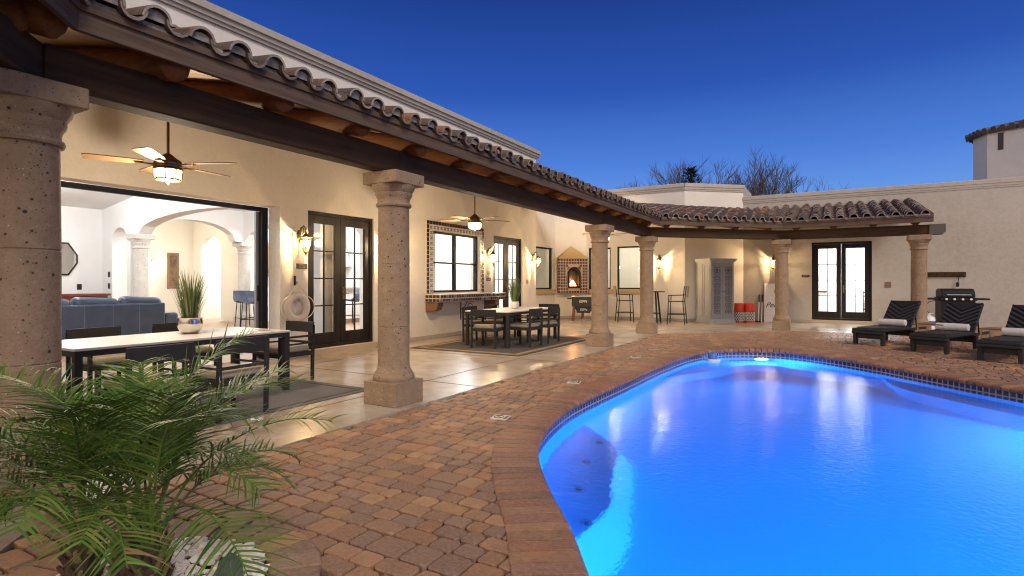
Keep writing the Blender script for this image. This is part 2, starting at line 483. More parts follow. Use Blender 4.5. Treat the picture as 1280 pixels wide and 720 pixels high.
while y < 19.4:
    h = HS[row % 5] if row % 3 else .12
    x = SLABX - .6 + R.uniform(0, .2) if y < 1.5 else SLABX - .02 + R.uniform(0, .12)
    if y > 13.2: x = SLABX + R.uniform(-.1, .1)
    while x < 8.5:
        w = R.choice([.11, .14, .14, .165, .165, .21])
        gp = .0058
        P = [(x + gp, y + gp), (x + w - gp, y + gp), (x + w - gp, y + h - gp), (x + gp, y + h - gp)]
        cx, cy = x + w / 2, y + h / 2
        ok = not inpoly(cx, cy, OUT15) and not inpoly(cx, cy, SLABT) and math.hypot(cx - CENT[0], cy - CENT[1]) > CR_OUT - .03
        if cy < 1.6 and cx < SLABX and not (cx > -6): ok = False
        if ok:
            hw = 1.0
            P = [(px + R.uniform(-.003, .003), py + R.uniform(-.003, .003)) for px, py in P]
            stone(mb, P, -.05, R.uniform(-.002, .002), jit(R.choice(BC), .22))
        x += w
    y += h; row += 1
pv = mb.build('brick_deck', BRICK, fixn=True)
tag(pv, 'brown and orange brick pavers around the pool', 'brick deck', kind='structure')
# coping: long bricks laid across the pool edge with a round nose
mb = MB()
i = 0; k = 0
segs = 1
nb = NP // segs
OUTI = offs(POOL, -.025)
for b in range(nb):
    i0 = b * segs; i1 = (b + 1) * segs if b < nb - 1 else NP
    A0, A1 = OUTI[i0], OUTI[i1 % NP]; B0, B1 = OUT30[i0], OUT30[i1 % NP]
    d = (A1 - A0).normalized() * .0075
    A0, B0 = A0 + d, B0 + d; A1, B1 = A1 - d, B1 - d
    c = jit(R.choice([(.30, .10, .055), (.35, .135, .07), (.22, .08, .055), (.26, .12, .085), (.38, .18, .09), (.17, .085, .065), (.31, .125, .065)]), .3)
    prof = [(0, -.055), (-.012, -.04), (-.016, -.02), (-.008, -.004), (.02, .010), (.97, .012), (1.0, .004), (1.0, -.05)]
    vs = []
    for P, Q in ((A0, B0), (A1, B1)):
        for t, z in prof:
            q = P.lerp(Q, t) if t > .1 or t == 0 else P + (Q - P).normalized() * (t if abs(t) < .1 else 0)
            vs.append((q.x, q.y, z + R.uniform(-.0012, .0012)))
    n = len(prof)
    fs = [(q, q + 1, n + q + 1, n + q) for q in range(n - 1)] + [tuple(range(n)), tuple(range(2 * n - 1, n - 1, -1))]
    mb.add(vs, fs, c)
cp = mb.build('pool_coping', BRICK, smooth=True, auto=50); tag(cp, 'ring of long red brown bricks edging the pool', 'pool edge', kind='structure')

# tile band, basin
bm_u = bpy.data.meshes.new('waterline_tile')
vs = []; fs = []
for z in (-.05, -.26):
    for p in POOL: vs.append((p.x, p.y, z))
for i in range(NP):
    i2 = (i + 1) % NP; fs.append((i, i2, NP + i2, NP + i))
bm_u.from_pydata(vs, [], fs)
uv = bm_u.uv_layers.new(name='uv')
st = PLEN / NP
for i, p in enumerate(bm_u.polygons):
    us = [i * st, (i + 1) * st, (i + 1) * st, i * st]; vv = [0, 0, .21, .21]
    for li, a, b in zip(p.loop_indices, us, vv): uv.data[li].uv = (a, b)
tm = bpy.data.materials.new('waterline_tile'); tm.use_nodes = True
n = tm.node_tree.nodes; l = tm.node_tree.links
uvn = n.new('ShaderNodeUVMap'); bk = n.new('ShaderNodeTexBrick')
bk.offset = 0; bk.inputs['Scale'].default_value = 1
bk.inputs['Brick Width'].default_value = .078; bk.inputs['Row Height'].default_value = .07; bk.inputs['Mortar Size'].default_value = .009
bk.inputs['Color1'].default_value = (.015, .015, .055, 1); bk.inputs['Color2'].default_value = (.03, .03, .10, 1); bk.inputs['Mortar'].default_value = (.34, .31, .30, 1)
l.new(uvn.outputs[0], bk.inputs['Vector']); l.new(bk.outputs['Color'], n['Principled BSDF'].inputs['Base Color'])
n['Principled BSDF'].inputs['Roughness'].default_value = .2
bm_u.materials.append(tm)
tb = bpy.data.objects.new('waterline_tile', bm_u); col.objects.link(tb); tag(tb, 'two rows of dark blue tile along the waterline', 'pool tile', kind='structure')
mb = MB()
IN40 = offs(POOL, -.06)
rings = [(POOL, -.24), (POOL, -.85), (offs(POOL, -.05), -1.0), (offs(POOL, -.2), -1.15), (offs(POOL, -.35), -1.2)]
vs = []; fs = []
for P, z in rings:
    vs += [(p.x, p.y, z) for p in P]
for r in range(len(rings) - 1):
    for i in range(NP):
        i2 = (i + 1) % NP; fs.append((r * NP + i, r * NP + i2, (r + 1) * NP + i2, (r + 1) * NP + i))
fs.append(tuple((len(rings) - 1) * NP + i for i in range(NP)))
mb.add(vs, fs)
pb = mb.build('pool_basin', POOLP, smooth=True); tag(pb, 'pale plaster basin of the swimming pool', 'pool basin', kind='structure')
# swim-out bench along the left wall with jet fittings, and far ledge
def wall_ledge(name, i0, i1, wid, z, mat, parent, slope=0):
    m2 = MB(); pts = [POOL[k % NP] for k in range(i0, i1)]; inn = offs(POOL, -wid)
    nn = len(pts); poly_in = []
    for q, k in enumerate(range(i0, i1)):
        t = min(1, 3.2 * min(q, nn - 1 - q) / nn); t = math.sin(t * math.pi / 2)
        poly_in.append(POOL[k % NP].lerp(inn[k % NP], t + .02))
    deep = offs(POOL, -wid - slope); poly_in2 = [poly_in[q].lerp(deep[k % NP], .0 if slope == 0 else .9 * math.sin(math.pi * (q + .5) / nn) ** .5) for q, k in enumerate(range(i0, i1))]
    vs = [(p.x, p.y, z) for p in pts] + [(p.x, p.y, z) for p in poly_in] + [(p.x, p.y, -1.3) for p in poly_in2]
    fs = []
    for q in range(nn - 1):
        fs += [(q, q + 1, nn + q + 1, nn + q), (nn + q, nn + q + 1, 2 * nn + q + 1, 2 * nn + q)]
    m2.add(vs, fs); return m2.build(name, mat, parent, smooth=True)
def near_i(x, y): return min(range(NP), key=lambda k: (POOL[k] - Vector((x, y))).length)
ia, ib = near_i(-1.45, 2.95), near_i(-2.33, 5.7)
bench = wall_ledge('bench', ia, ib, .58, -.72, BENCHT, pb, .22)
ia2, ib2 = near_i(-2.25, 8.7), near_i(.9, 9.8)
wall_ledge('far_step', ia2, ib2, .55, -.6, POOLP, pb)
ia3, ib3 = near_i(.7, 10.1), near_i(2.9, 7.6)
wall_ledge('side_step', ia3, ib3, .45, -.5, POOLP, pb)
inn = offs(POOL, -.34)
for f in (.16, .38, .6, .82):
    p = inn[int(ia + (ib - ia) * f)]
    mj = MB(); mj.lathe([(.032, 0), (.032, .008), (.02, .014)], 14, (p.x, p.y, -.72)); mj.build('jet_fitting', BLACK, bench)
# water
wm = bpy.data.materials.new('pool_water'); wm.use_nodes = True
n = wm.node_tree.nodes; l = wm.node_tree.links
b = n['Principled BSDF']
b.inputs['Base Color'].default_value = (.9, .97, 1, 1); b.inputs['Roughness'].default_value = .008; b.inputs['IOR'].default_value = 1.333
b.inputs['Transmission Weight'].default_value = 1
gg = n.new('ShaderNodeNewGeometry')
n1 = n.new('ShaderNodeTexNoise'); n1.inputs['Scale'].default_value = 22; n1.inputs['Detail'].default_value = 4; n1.inputs['Roughness'].default_value = .55
n2 = n.new('ShaderNodeTexNoise'); n2.inputs['Scale'].default_value = 2.2; n2.inputs['Detail'].default_value = 2
for q in (n1, n2): l.new(gg.outputs['Position'], q.inputs['Vector'])
ad = n.new('ShaderNodeMath'); ad.operation = 'MULTIPLY_ADD'; ad.inputs[1].default_value = 1.2
l.new(n2.outputs['Fac'], ad.inputs[0]); l.new(n1.outputs['Fac'], ad.inputs[2])
bp = n.new('ShaderNodeBump'); bp.inputs['Strength'].default_value = .5; bp.inputs['Distance'].default_value = .0075
l.new(ad.outputs[0], bp.inputs['Height']); l.new(bp.outputs[0], b.inputs['Normal'])
mb = MB(); mb.add([(p.x, p.y, WL) for p in offs(POOL, .002)], [tuple(range(NP))])
wo = mb.build('water', wm, fixn=False)
wo.data.update()
if wo.data.polygons[0].normal.z < 0: wo.data.flip_normals()
tag(wo, 'rippled blue lit water of the swimming pool', 'water', kind='structure')
# pool lamps set in the walls under water
BLUE = (.012, .215, 1.0)
def pool_lamp(x, y, tx, ty, e, label, z=-.34):
    i = near_i(x, y); p = POOL[i]; t = (POOL[(i + 1) % NP] - POOL[i - 1]).normalized(); nn = Vector((t.y, -t.x))
    a = math.atan2(nn.y, nn.x)
    L = thing('pool_lamp', label, 'pool lamp', (p.x, p.y, z), a, 'lamps in the pool walls')
    m2 = MB(); m2.tube([(-.02, 0, 0), (.03, 0, 0)], .13, 20); m2.build('rim', STEEL, L, smooth=True)
    m2 = MB(); m2.tube([(.031, 0, 0), (.036, 0, 0)], .105, 20); m2.build('lens', M('pool_lens', (.2, .5, 1), .3, emit=(BLUE, 12)), L)
    d = Vector((tx - p.x, ty - p.y, -.12)).normalized()
    li = light('pool_light', 'AREA', (p.x + nn.x * .06, p.y + nn.y * .06, z), e, BLUE, None, .22)
    li.rotation_euler = d.to_track_quat('-Z', 'Y').to_euler()
    li.parent = L; li.matrix_parent_inverse = (Matrix.Translation((p.x, p.y, z)) @ Matrix.Rotation(a, 4, 'Z')).inverted()
    return L
pool_lamp(1.9, 1.2, .6, 6.5, 180, 'round underwater lamp in the near pool wall')
pool_lamp(4.3, 4.8, -.6, 6.0, 125, 'round underwater lamp in the right hand pool wall')
pool_lamp(-1.1, 11.2, 1.2, 5.5, 55, 'round underwater lamp in the far pool wall under the columns')
pool_lamp(3.2, 7.3, -.8, 7.4, 120, 'round underwater lamp in the pool wall below the loungers')

# ================================================================== HOUSE
house = thing('house', 'cream stucco house with flat parapets wrapping round the porch', 'house')
def wall(P0, P1, th, z0, z1, mat, ops=(), name='wall', parent=None, back=None):
    """outer face from P0 to P1 (outside on the right hand when walking P0->P1 is -n); thickness goes to the left"""
    p = Vector((*P0, 0)); q = Vector((*P1, 0)); L = (q - p).length; d = (q - p) / L; n = Vector((-d.y, d.x, 0))
    m = MB()
    def blk(s0, s1, a, b):
        if s1 - s0 < 1e-4 or b - a < 1e-4: return
        c = [p + d * s0, p + d * s1, p + d * s1 + n * th, p + d * s0 + n * th]
        m.prism([(v.x, v.y) for v in c], a, b)
    cur = 0
    for (s0, s1, a, b) in sorted(ops):
        blk(cur, s0, z0, z1); blk(s0, s1, z0, a); blk(s0, s1, b, z1); cur = s1
    blk(cur, L, z0, z1)
    return m.build(name, mat, parent or house)
FX = -7.69
# facade: runs along +Y; thickness to the left (-X)
OPEN = (1.0, 5.85, 0.0, 2.47); D1 = (6.40, 7.97, .10, 2.48); TW = (9.79, 11.68, 1.02, 2.41); D2 = (12.35, 13.92, .10, 2.49)
Y0 = -4.0
fo = [(a - Y0, b - Y0, c, d) for a, b, c, d in (OPEN, D1, TW, D2)]
wall((FX, Y0), (FX, 14.75), .28, 0, 4.98, STUCCO, fo)
def cornice(P0, P1, z, name='cornice', mat=STUCCO_OUT, ends=.0, k=1):
    p = Vector((*P0, 0)); q = Vector((*P1, 0)); d = (q - p).normalized(); n = Vector((d.y, -d.x, 0))
    m = MB()
    prof = [(-.30, 0), (.04, 0), (.05, .045), (.075, .05), (.085, .11), (.12, .12), (.125, .22), (.10, .235), (-.30, .245)]
    prof = [(a * k if a > 0 else a, b) for a, b in prof]
    m.xprism(prof, p - d * ends + Vector((0, 0, z)), n, (0, 0, 1), d, (q - p).length + 2 * ends)
    return m.build(name, mat, house)
# upper facade is outside the porch: cornice in darker stucco above the tile roof
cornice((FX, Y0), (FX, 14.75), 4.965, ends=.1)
wall((FX - .29, 14.748), (-8.26, 14.748), .28, 0, 4.98, STUCCO)
cornice((FX - .0, 14.75), (-9.5, 14.75), 4.97, ends=.0)
# recess: wall A, fireplace chamfer, bay C, chamfer, far wall
A0, A1, B1_, C1, D1_, E1_ = (-8.26, 14.75), (-8.26, 17.28), (-7.44, 18.10), (-4.07, 18.10), (-2.50, 19.45), (9.5, 19.45)
wall(A0, A1, .25, 0, 4.2, STUCCO, [(.6, 2.36, 1.02, 2.42)])
wall(A1, B1_, .25, 0, 4.2, STUCCO)
import math as _m
WC = [(-7.36, -6.55, 1.02, 2.45), (-6.33, -5.45, 1.02, 2.47)]
wall(B1_, C1, .25, 0, 4.2, STUCCO, [(a + 7.44, b + 7.44, c, d) for a, b, c, d in WC])
wall(C1, D1_, .25, 0, 4.2, STUCCO)
FD = (-.53, 1.03, .10, 2.48)
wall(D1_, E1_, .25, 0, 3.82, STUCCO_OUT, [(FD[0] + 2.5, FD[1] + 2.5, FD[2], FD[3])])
cornice((-9.2, 18.10), C1, 4.19, k=.55); cornice(C1, D1_, 4.19, ends=.02, k=.55)
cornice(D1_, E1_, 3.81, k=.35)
# high parapet end return
m = MB(); m.bx(-2.62, -2.50, 19.46, 21.5, 3.8, 4.43); m.build('parapet', STUCCO_OUT, house)
# flat roofs behind the parapets
m = MB(); m.bx(-19, -7.98, -4, 14.7, 4.55, 4.6); m.bx(-19, -8.5, 14.7, 18, 4.0, 4.05); m.bx(-19, -4.2, 18.4, 30, 3.9, 3.95); m.bx(-2.4, 9.4, 19.75, 30, 3.55, 3.6); m.build('flat_roof', STUCCO_OUT, house)
# base curb along the walls
m = MB()
for a, b in (((FX, 5.87), (FX, 14.75)), (A0, A1), (A1, B1_), (B1_, C1), (C1, D1_), (D1_, (9.4, 19.45))):
    p = Vector((*a, 0)); q = Vector((*b, 0)); d = (q - p).normalized(); n_ = Vector((d.y, -d.x, 0))
    m.bar(p + n_ * .012 + Vector((0, 0, .045)), q + n_ * .012 + Vector((0, 0, .045)), .03, .09)
m.build('base_curb', M('curb_stone', (.40, .35, .29), .8, var=(6, (.3, .26, .22), .6)), house, bevel=.008)

# ---- doors & windows
def quadframe(m, o, d, n, s0, s1, z0, z1, w, t, off):
    """rectangular frame, outer s0..s1 x z0..z1, bar width w, depth t, front face at off along n"""
    o = Vector(o); d = Vector(d); n = Vector(n); z = Vector((0, 0, 1))
    def b(a, b_, c, e): m.xprism([(a, c), (b_, c), (b_, e), (a, e)], o + n * off, d, z, -n, t)
    b(s0, s0 + w, z0, z1); b(s1 - w, s1, z0, z1); b(s0 + w, s1 - w, z0, z0 + w); b(s0 + w, s1 - w, z1 - w, z1)
def french_door(o, d, n, W_, z0, z1, label=None, cols=2, rows=4):
    o = Vector((*o, 0)); d = Vector((*d, 0)); n = Vector((*n, 0)); zz = Vector((0, 0, 1))
    m = MB(); quadframe(m, o, d, n, .002, W_ - .002, z0 + .002, z1 - .002, .055, .14, -.04)
    door = m.build('french_door', DOORWOOD, house, bevel=.004)
    if label: door['label'] = label
    half = (W_ - .11) / 2
    for k in range(2):
        s0 = .057 + k * half; s1 = s0 + half - .004
        m = MB(); stile, bot, top = .125, .20, .14; f = -.07; t = .05
        def b(a, b_, c, e, tt=t, ff=f): m.xprism([(a, c), (b_, c), (b_, e), (a, e)], o + n * ff, d, zz, -n, tt)
        za, zb = z0 + .06, z1 - .06
        b(s0, s0 + stile, za, zb); b(s1 - stile, s1, za, zb); b(s0 + stile, s1 - stile, za, za + bot); b(s0 + stile, s1 - stile, zb - top, zb)
        ga, gb, gs, ge = za + bot, zb - top, s0 + stile, s1 - stile
        for c in range(1, cols):
            x = gs + (ge - gs) * c / cols; b(x - .011, x + .011, ga, gb, .03, f - .01)
        for r_ in range(1, rows):
            z = ga + (gb - ga) * r_ / rows; b(gs, ge, z - .011, z + .011, .028, f - .011)
        m.build('leaf', DOORWOOD, door, bevel=.004)
        m = MB(); m.xprism([(gs, ga), (ge, ga), (ge, gb), (gs, gb)], o + n * (f - .024), d, zz, -n, .004); m.build('glass', GLASS, door)
    sm = .057 + half
    m = MB(); c = o + d * (sm + .06) + n * (-.07) + zz * (z0 + .95)
    m.xprism([(-.022, -.11), (.022, -.11), (.022, .11), (-.022, .11)], c, d, zz, n, .012)
    m.tube([c + n * .01, c + n * .05, c + n * .055 + d * .09], .009, 8)
    m.tube([c + n * .01 + zz * .07, c + n * .03 + zz * .07], .016, 10)
    m.build('handle', BRONZE, door)
    m = MB(); m.xprism([(-.02, z0 - .10), (W_ + .02, z0 - .10), (W_ + .02, z0 - .002), (-.02, z0 - .002)], o + n * .05, d, zz, -n, .3); m.build('threshold', M('threshold_stone', (.45, .36, .24), .7, bump=(20, .3)), door)
    return door
french_door((FX, D1[0]), (0, 1), (1, 0), D1[1] - D1[0], D1[2], D1[3], 'dark french door beside the hanging life ring')
french_door((FX, D2[0]), (0, 1), (1, 0), D2[1] - D2[0], D2[2], D2[3], 'dark french door behind the far dining table')
french_door((FD[0], 19.45), (1, 0), (0, -1), FD[1] - FD[0], FD[2], FD[3], 'dark french door in the end wall')
# big pocket-door opening: black track frame set back in the wall
m = MB()
m.bx(-8.06, -7.985, 1.0, 5.85, 2.40, 2.468); m.bx(-8.08, -7.985, 5.74, 5.848, 0, 2.40); m.bx(-8.16, -8.09, 1.0, 5.85, 2.42, 2.46); m.bx(-8.06, -7.985, .9, 1.0, 0, 2.468)
pd = m.build('sliding_door_frame', BLACKM, house, bevel=.004)
m = MB(); m.bx(-8.13, -8.085, 5.70, 5.84, .02, 2.40); m.build('door_leaf', M('leaf_grey', (.33, .34, .36), .4, .3), pd)
m = MB(); m.bx(-8.083, -8.06, 5.72, 5.738, .95, 1.2); m.build('handle', BLACK, pd)
m = MB(); m.bx(-8.06, -7.99, 1.0, 5.74, .001, .012); m.build('track', STEEL, pd)

# tiled serving window
o = Vector((FX, 0, 0))
m = MB(); quadframe(m, (FX, 0, 0), (0, 1, 0), (1, 0, 0), TW[0] + .001, TW[1] - .001, TW[2] + .001, TW[3] - .001, .05, .10, -.06)
m.bx(FX - .15, FX - .065, 10.70, 10.77, TW[2] + .05, TW[3] - .05); m.bx(FX - .14, FX - .075, TW[0] + .05, 10.70, 1.68, 1.72); m.bx(FX - .14, FX - .075, 10.77, TW[1] - .05, 1.68, 1.72)
win = m.build('window', BLACKM, house, bevel=.004); win['label'] = 'serving window framed in blue and white tiles with a tiled counter'
m = MB(); m.bx(FX - .11, FX - .106, TW[0] + .05, TW[1] - .05, TW[2] + .05, TW[3] - .05); m.build('glass', GLASS, win)
m = MB(); tc = MB(); tw = MB()
yA, yB, zA, zB = 9.56, 11.86, 1.0, 2.62
m.bx(FX + .0005, FX + .015, yA, TW[0], zA, zB); m.bx(FX + .0005, FX + .015, TW[1], yB - .0, zA, zB); m.bx(FX + .0005, FX + .015, TW[0], TW[1], TW[3], zB)
def tiles(mbx, y0, y1, z0, z1, ny, nz, pick):
    for a in range(ny):
        for c in range(nz):
            ty, tz = y0 + (y1 - y0) * (a + .5) / ny, z0 + (z1 - z0) * (c + .5) / nz
            sy, sz = (y1 - y0) / ny * .86, (z1 - z0) / nz * .86
            pick(a, c, ty, tz, sy, sz)
DB = [(.03, .02, .03), (.02, .02, .05), (.045, .02, .02)]
def dk(a, c, ty, tz, sy, sz): tc.box((FX + .017, ty, tz), (.008, sy, sz), 0, R.choice(DB))
def pt(a, c, ty, tz, sy, sz):
    tw.box((FX + .017, ty, tz), (.008, sy, sz), 0, (.60, .55, .47))
    for q in range(4):
        an = q * math.pi / 2 + .785
        tw.box((FX + .0225, ty + math.cos(an) * sy * .27, tz + math.sin(an) * sz * .27), (.003, sy * .26, sz * .26), 0, (.05, .06, .16))
    tw.box((FX + .0225, ty, tz), (.003, sy * .22, sz * .22), 0, (.35, .15, .04))
bt = .085
nzz = 16
tiles(tc, yA, yA + bt, zA, zB - bt, 1, nzz, dk); tiles(tc, yB - bt, yB, zA, zB - bt, 1, nzz, dk); tiles(tc, yA, yB, zB - bt, zB, 22, 1, dk)
tiles(tw, yA + bt, TW[0], zA, TW[3], 1, 12, pt); tiles(tw, TW[1], yB - bt, zA, TW[3], 1, 12, pt); tiles(tw, yA + bt, yB - bt, TW[3], zB - bt, 17, 1, pt)
m.build('tile_grout', GROUT, win); tc.build('border_tile', TILEB, win, bevel=.002); tw.build('pattern_tile', TILEW, win)
# tiled counter below it
m = MB(); m.bx(FX + .02, FX + .42, 9.50, 12.28, .82, .985); m.build('counter', GROUT, win)
tc = MB()
for a in range(29):
    y_ = 9.50 + 2.78 * (a + .5) / 29
    for z_ in (.86, .943): tc.box((FX + .423, y_ + (.03 if z_ > .9 else 0), z_), (.008, .078, .062), 0, R.choice(DB + [(.10, .12, .2)]))
    for x_ in range(4): tc.box((FX + .07 + x_ * .1, y_, .988), (.085, .083, .008), 0, R.choice([(.55, .55, .52), (.5, .5, .48)]))
for x_ in range(4):
    for z_ in (.86, .943): tc.box((FX + .075 + x_ * .098, 9.497, z_), (.082, .008, .062), 0, R.choice(DB))
tc.build('counter_tile', TILEB, win, bevel=.002)
for y_ in (9.62, 11.98):
    m = MB(); m.xprism([(0, 0), (.34, 0), (.34, -.07), (.29, -.17), (.2, -.2), (0, -.2)], (FX + .001, y_ - .09, .82), (1, 0, 0), (0, 0, 1), (0, 1, 0), .2)
    m.build('corbel', CORB, win, bevel=.012)
def spiral(c, u, v, r0, r1, t0, t1, n_=22):
    c = Vector(c); u = Vector(u); v = Vector(v)
    return [c + (r0 + (r1 - r0) * k / n_) * (math.cos(t0 + (t1 - t0) * k / n_) * u + math.sin(t0 + (t1 - t0) * k / n_) * v) for k in range(n_ + 1)]
m = MB(); bx_, by_ = FX, 10.85
m.bar((bx_ + .012, by_, .36), (bx_ + .012, by_, .82), .03, .014); m.bar((bx_ + .01, by_, .805), (bx_ + .38, by_, .805), .03, .014)
m.tube(spiral((bx_ + .13, by_, .52), (1, 0, 0), (0, 0, 1), .105, .02, -2.4, 6.5), .011, 6); m.tube(spiral((bx_ + .27, by_, .69), (1, 0, 0), (0, 0, 1), .10, .02, -2.6, 6.5), .011, 6)
m.tube([(bx_ + .02, by_, .62), (bx_ + .12, by_, .66), (bx_ + .17, by_, .74), (bx_ + .2, by_, .8)], .011, 6)
m.build('scroll_bracket', IRON, win)

# plain windows in the recess walls
def window(o, d, n, s0, s1, z0, z1):
    o = Vector((*o, 0)); d = Vector((*d, 0)); n = Vector((*n, 0)); zz = Vector((0, 0, 1))
    m = MB(); quadframe(m, o, d, n, s0 + .001, s1 - .001, z0 + .001, z1 - .001, .05, .08, -.05)
    w = m.build('window', BLACKM, house, bevel=.003)
    m = MB(); m.xprism([(s0 + .05, z0 + .05), (s1 - .05, z0 + .05), (s1 - .05, z1 - .05), (s0 + .05, z1 - .05)], o - n * .09, d, zz, -n, .004); m.build('glass', GLASS, w)
    m = MB(); m.xprism([(s0 - .09, z0 - .16), (s1 + .09, z0 - .16), (s1 + .09, z0 - .002), (s0 - .09, z0 - .002)], o + n * .07, d, zz, -n, .069); m.build('sill', M('sill_stone', (.40, .28, .15), .7, bump=(30, .3)), w, bevel=.01)
window(A0, (0, 1), (1, 0), .6, 2.36, 1.02, 2.42)
for a, b, c, d_ in WC: window((0, 18.10), (1, 0), (0, -1), a, b, c, d_)

# ---- eight-sided roof tower with narrow slits at right
tower = thing('roof_tower', 'small eight-sided stucco tower with a tiled cap rising behind the end wall', 'tower', (4.04, 21.5, 0))
f_ = Vector((.873, -.487)); P = [Vector((0, 0))]; ang = math.atan2(-.487, .873)
for k, L_ in enumerate((1.9, .75, 1.5, .75, 1.9, .75, 1.5)):
    P.append(P[-1] + Vector((math.cos(ang), math.sin(ang))) * L_); ang += math.pi / 4
P = P[:8]
m = MB(); m.prism([tuple(p) for p in P], 3.5, 5.72); m.build('wall', STUCCO, tower)
for s_ in (.32, .98, 1.6):
    m = MB(); c = P[0] + f_ * s_; nn = Vector((-.487, -.873)); m.bar((c.x + nn.x * .004, c.y + nn.y * .004, 5.16), (c.x + nn.x * .004, c.y + nn.y * .004, 5.66), .13, .02, (nn.x, nn.y, 0)); m.build('slit', SIGNB, tower)
cx = sum((p for p in P), Vector((0, 0))) / 8
m = MB()
for k in range(8):
    a, b = P[k], P[(k + 1) % 8]; a2 = cx + (a - cx) * 1.13; b2 = cx + (b - cx) * 1.13
    nrow = max(3, int((b2 - a2).length / .2))
    for q in range(nrow):
        e = a2.lerp(b2, (q + .5) / nrow); 
        for c_ in range(5):
            u0, u1 = c_ / 6, (c_ + 1.25) / 6
            p0 = e.lerp(cx, u0); p1 = e.lerp(cx, min(1, u1))
            m.tube([(p0.x, p0.y, 5.75 + u0 * .42 + .02), (p1.x, p1.y, 5.75 + u1 * .42)], [.10 * (1 - u0 * .5), .08 * (1 - u0 * .5)], 6, jit((.07, .055, .05), .3))
m.prism([tuple(cx + (p - cx) * 1.1) for p in P], 5.715, 5.76, (.1, .07, .05))
m.build('roof', TERRA, tower)

# ================================================================== PORCH ROOF
porch = thing('porch_roof', 'clay tile porch roof on dark beams and round log rafters', 'porch roof')
ZE = 2.79; SL = .22
EV = [(1.40, -3.57), (-3.63, 1.46), (-3.63, 13.47), (-1.10, 16.0), (2.03, 16.0)]
TV = [(1.4 - 4.06 * .0, -3.57 - 5.7), (-7.69, -.22), (-8.3, 15.40), (-2.60, 19.62), (2.03, 19.44)]
TV[0] = (-1.6, -6.5)
planes = [((1, -1), 0), ((0, 1), 1), ((1, 1), 2), ((1, 0), 3)]
def ups(i):
    a = Vector(EV[i]); b = Vector(EV[i + 1]); d = (b - a).normalized(); return a, b, d, Vector((-d.y, d.x)), (b - a).length
TC = [(.13, .068, .042), (.10, .052, .036), (.075, .055, .045), (.14, .085, .055), (.06, .048, .042), (.11, .075, .055), (.28, .10, .04)]
deck = MB(); felt = MB(); cap = MB(); pan = MB(); plug = MB()
def barrel(mb_, c, up, side, L_, r0, r1, z_tilt, colr, lip, flip=1, n_=8, th=.016, th_tilt=0):
    """half barrel tile: c lower end centre (3D), up unit 3D axis, side unit 3D, normal"""
    nrm = side.cross(up)
    if nrm.z < 0: nrm = -nrm
    nrm = nrm * flip
    o = []
    for e, rr in ((0, r0), (L_, r1)):
        for ro in (rr, rr - th):
            for k in range(n_ + 1):
                t = math.pi * k / n_
                o.append(c + up * e + side * (math.cos(t) * ro) + nrm * (math.sin(t) * ro))
    N = n_ + 1
    fs = []; 
    outer = [(k, k + 1, 2 * N + k + 1, 2 * N + k) for k in range(n_)]
    inner = [(N + k + 1, N + k, 3 * N + k, 3 * N + k + 1) for k in range(n_)]
    front = [(N + k, N + k + 1, k + 1, k) for k in range(n_)]
    sidef = [(0, 2 * N, 3 * N, N), (N - 1, 2 * N - 1, 4 * N - 1, 3 * N - 1)]
    off_ = len(mb_.v); mb_.v += [tuple(p) for p in o]
    for f in outer + inner + sidef: mb_.f.append(tuple(i + off_ for i in f)); mb_.c.append(colr)
    for f in front: mb_.f.append(tuple(i + off_ for i in f)); mb_.c.append(lip)
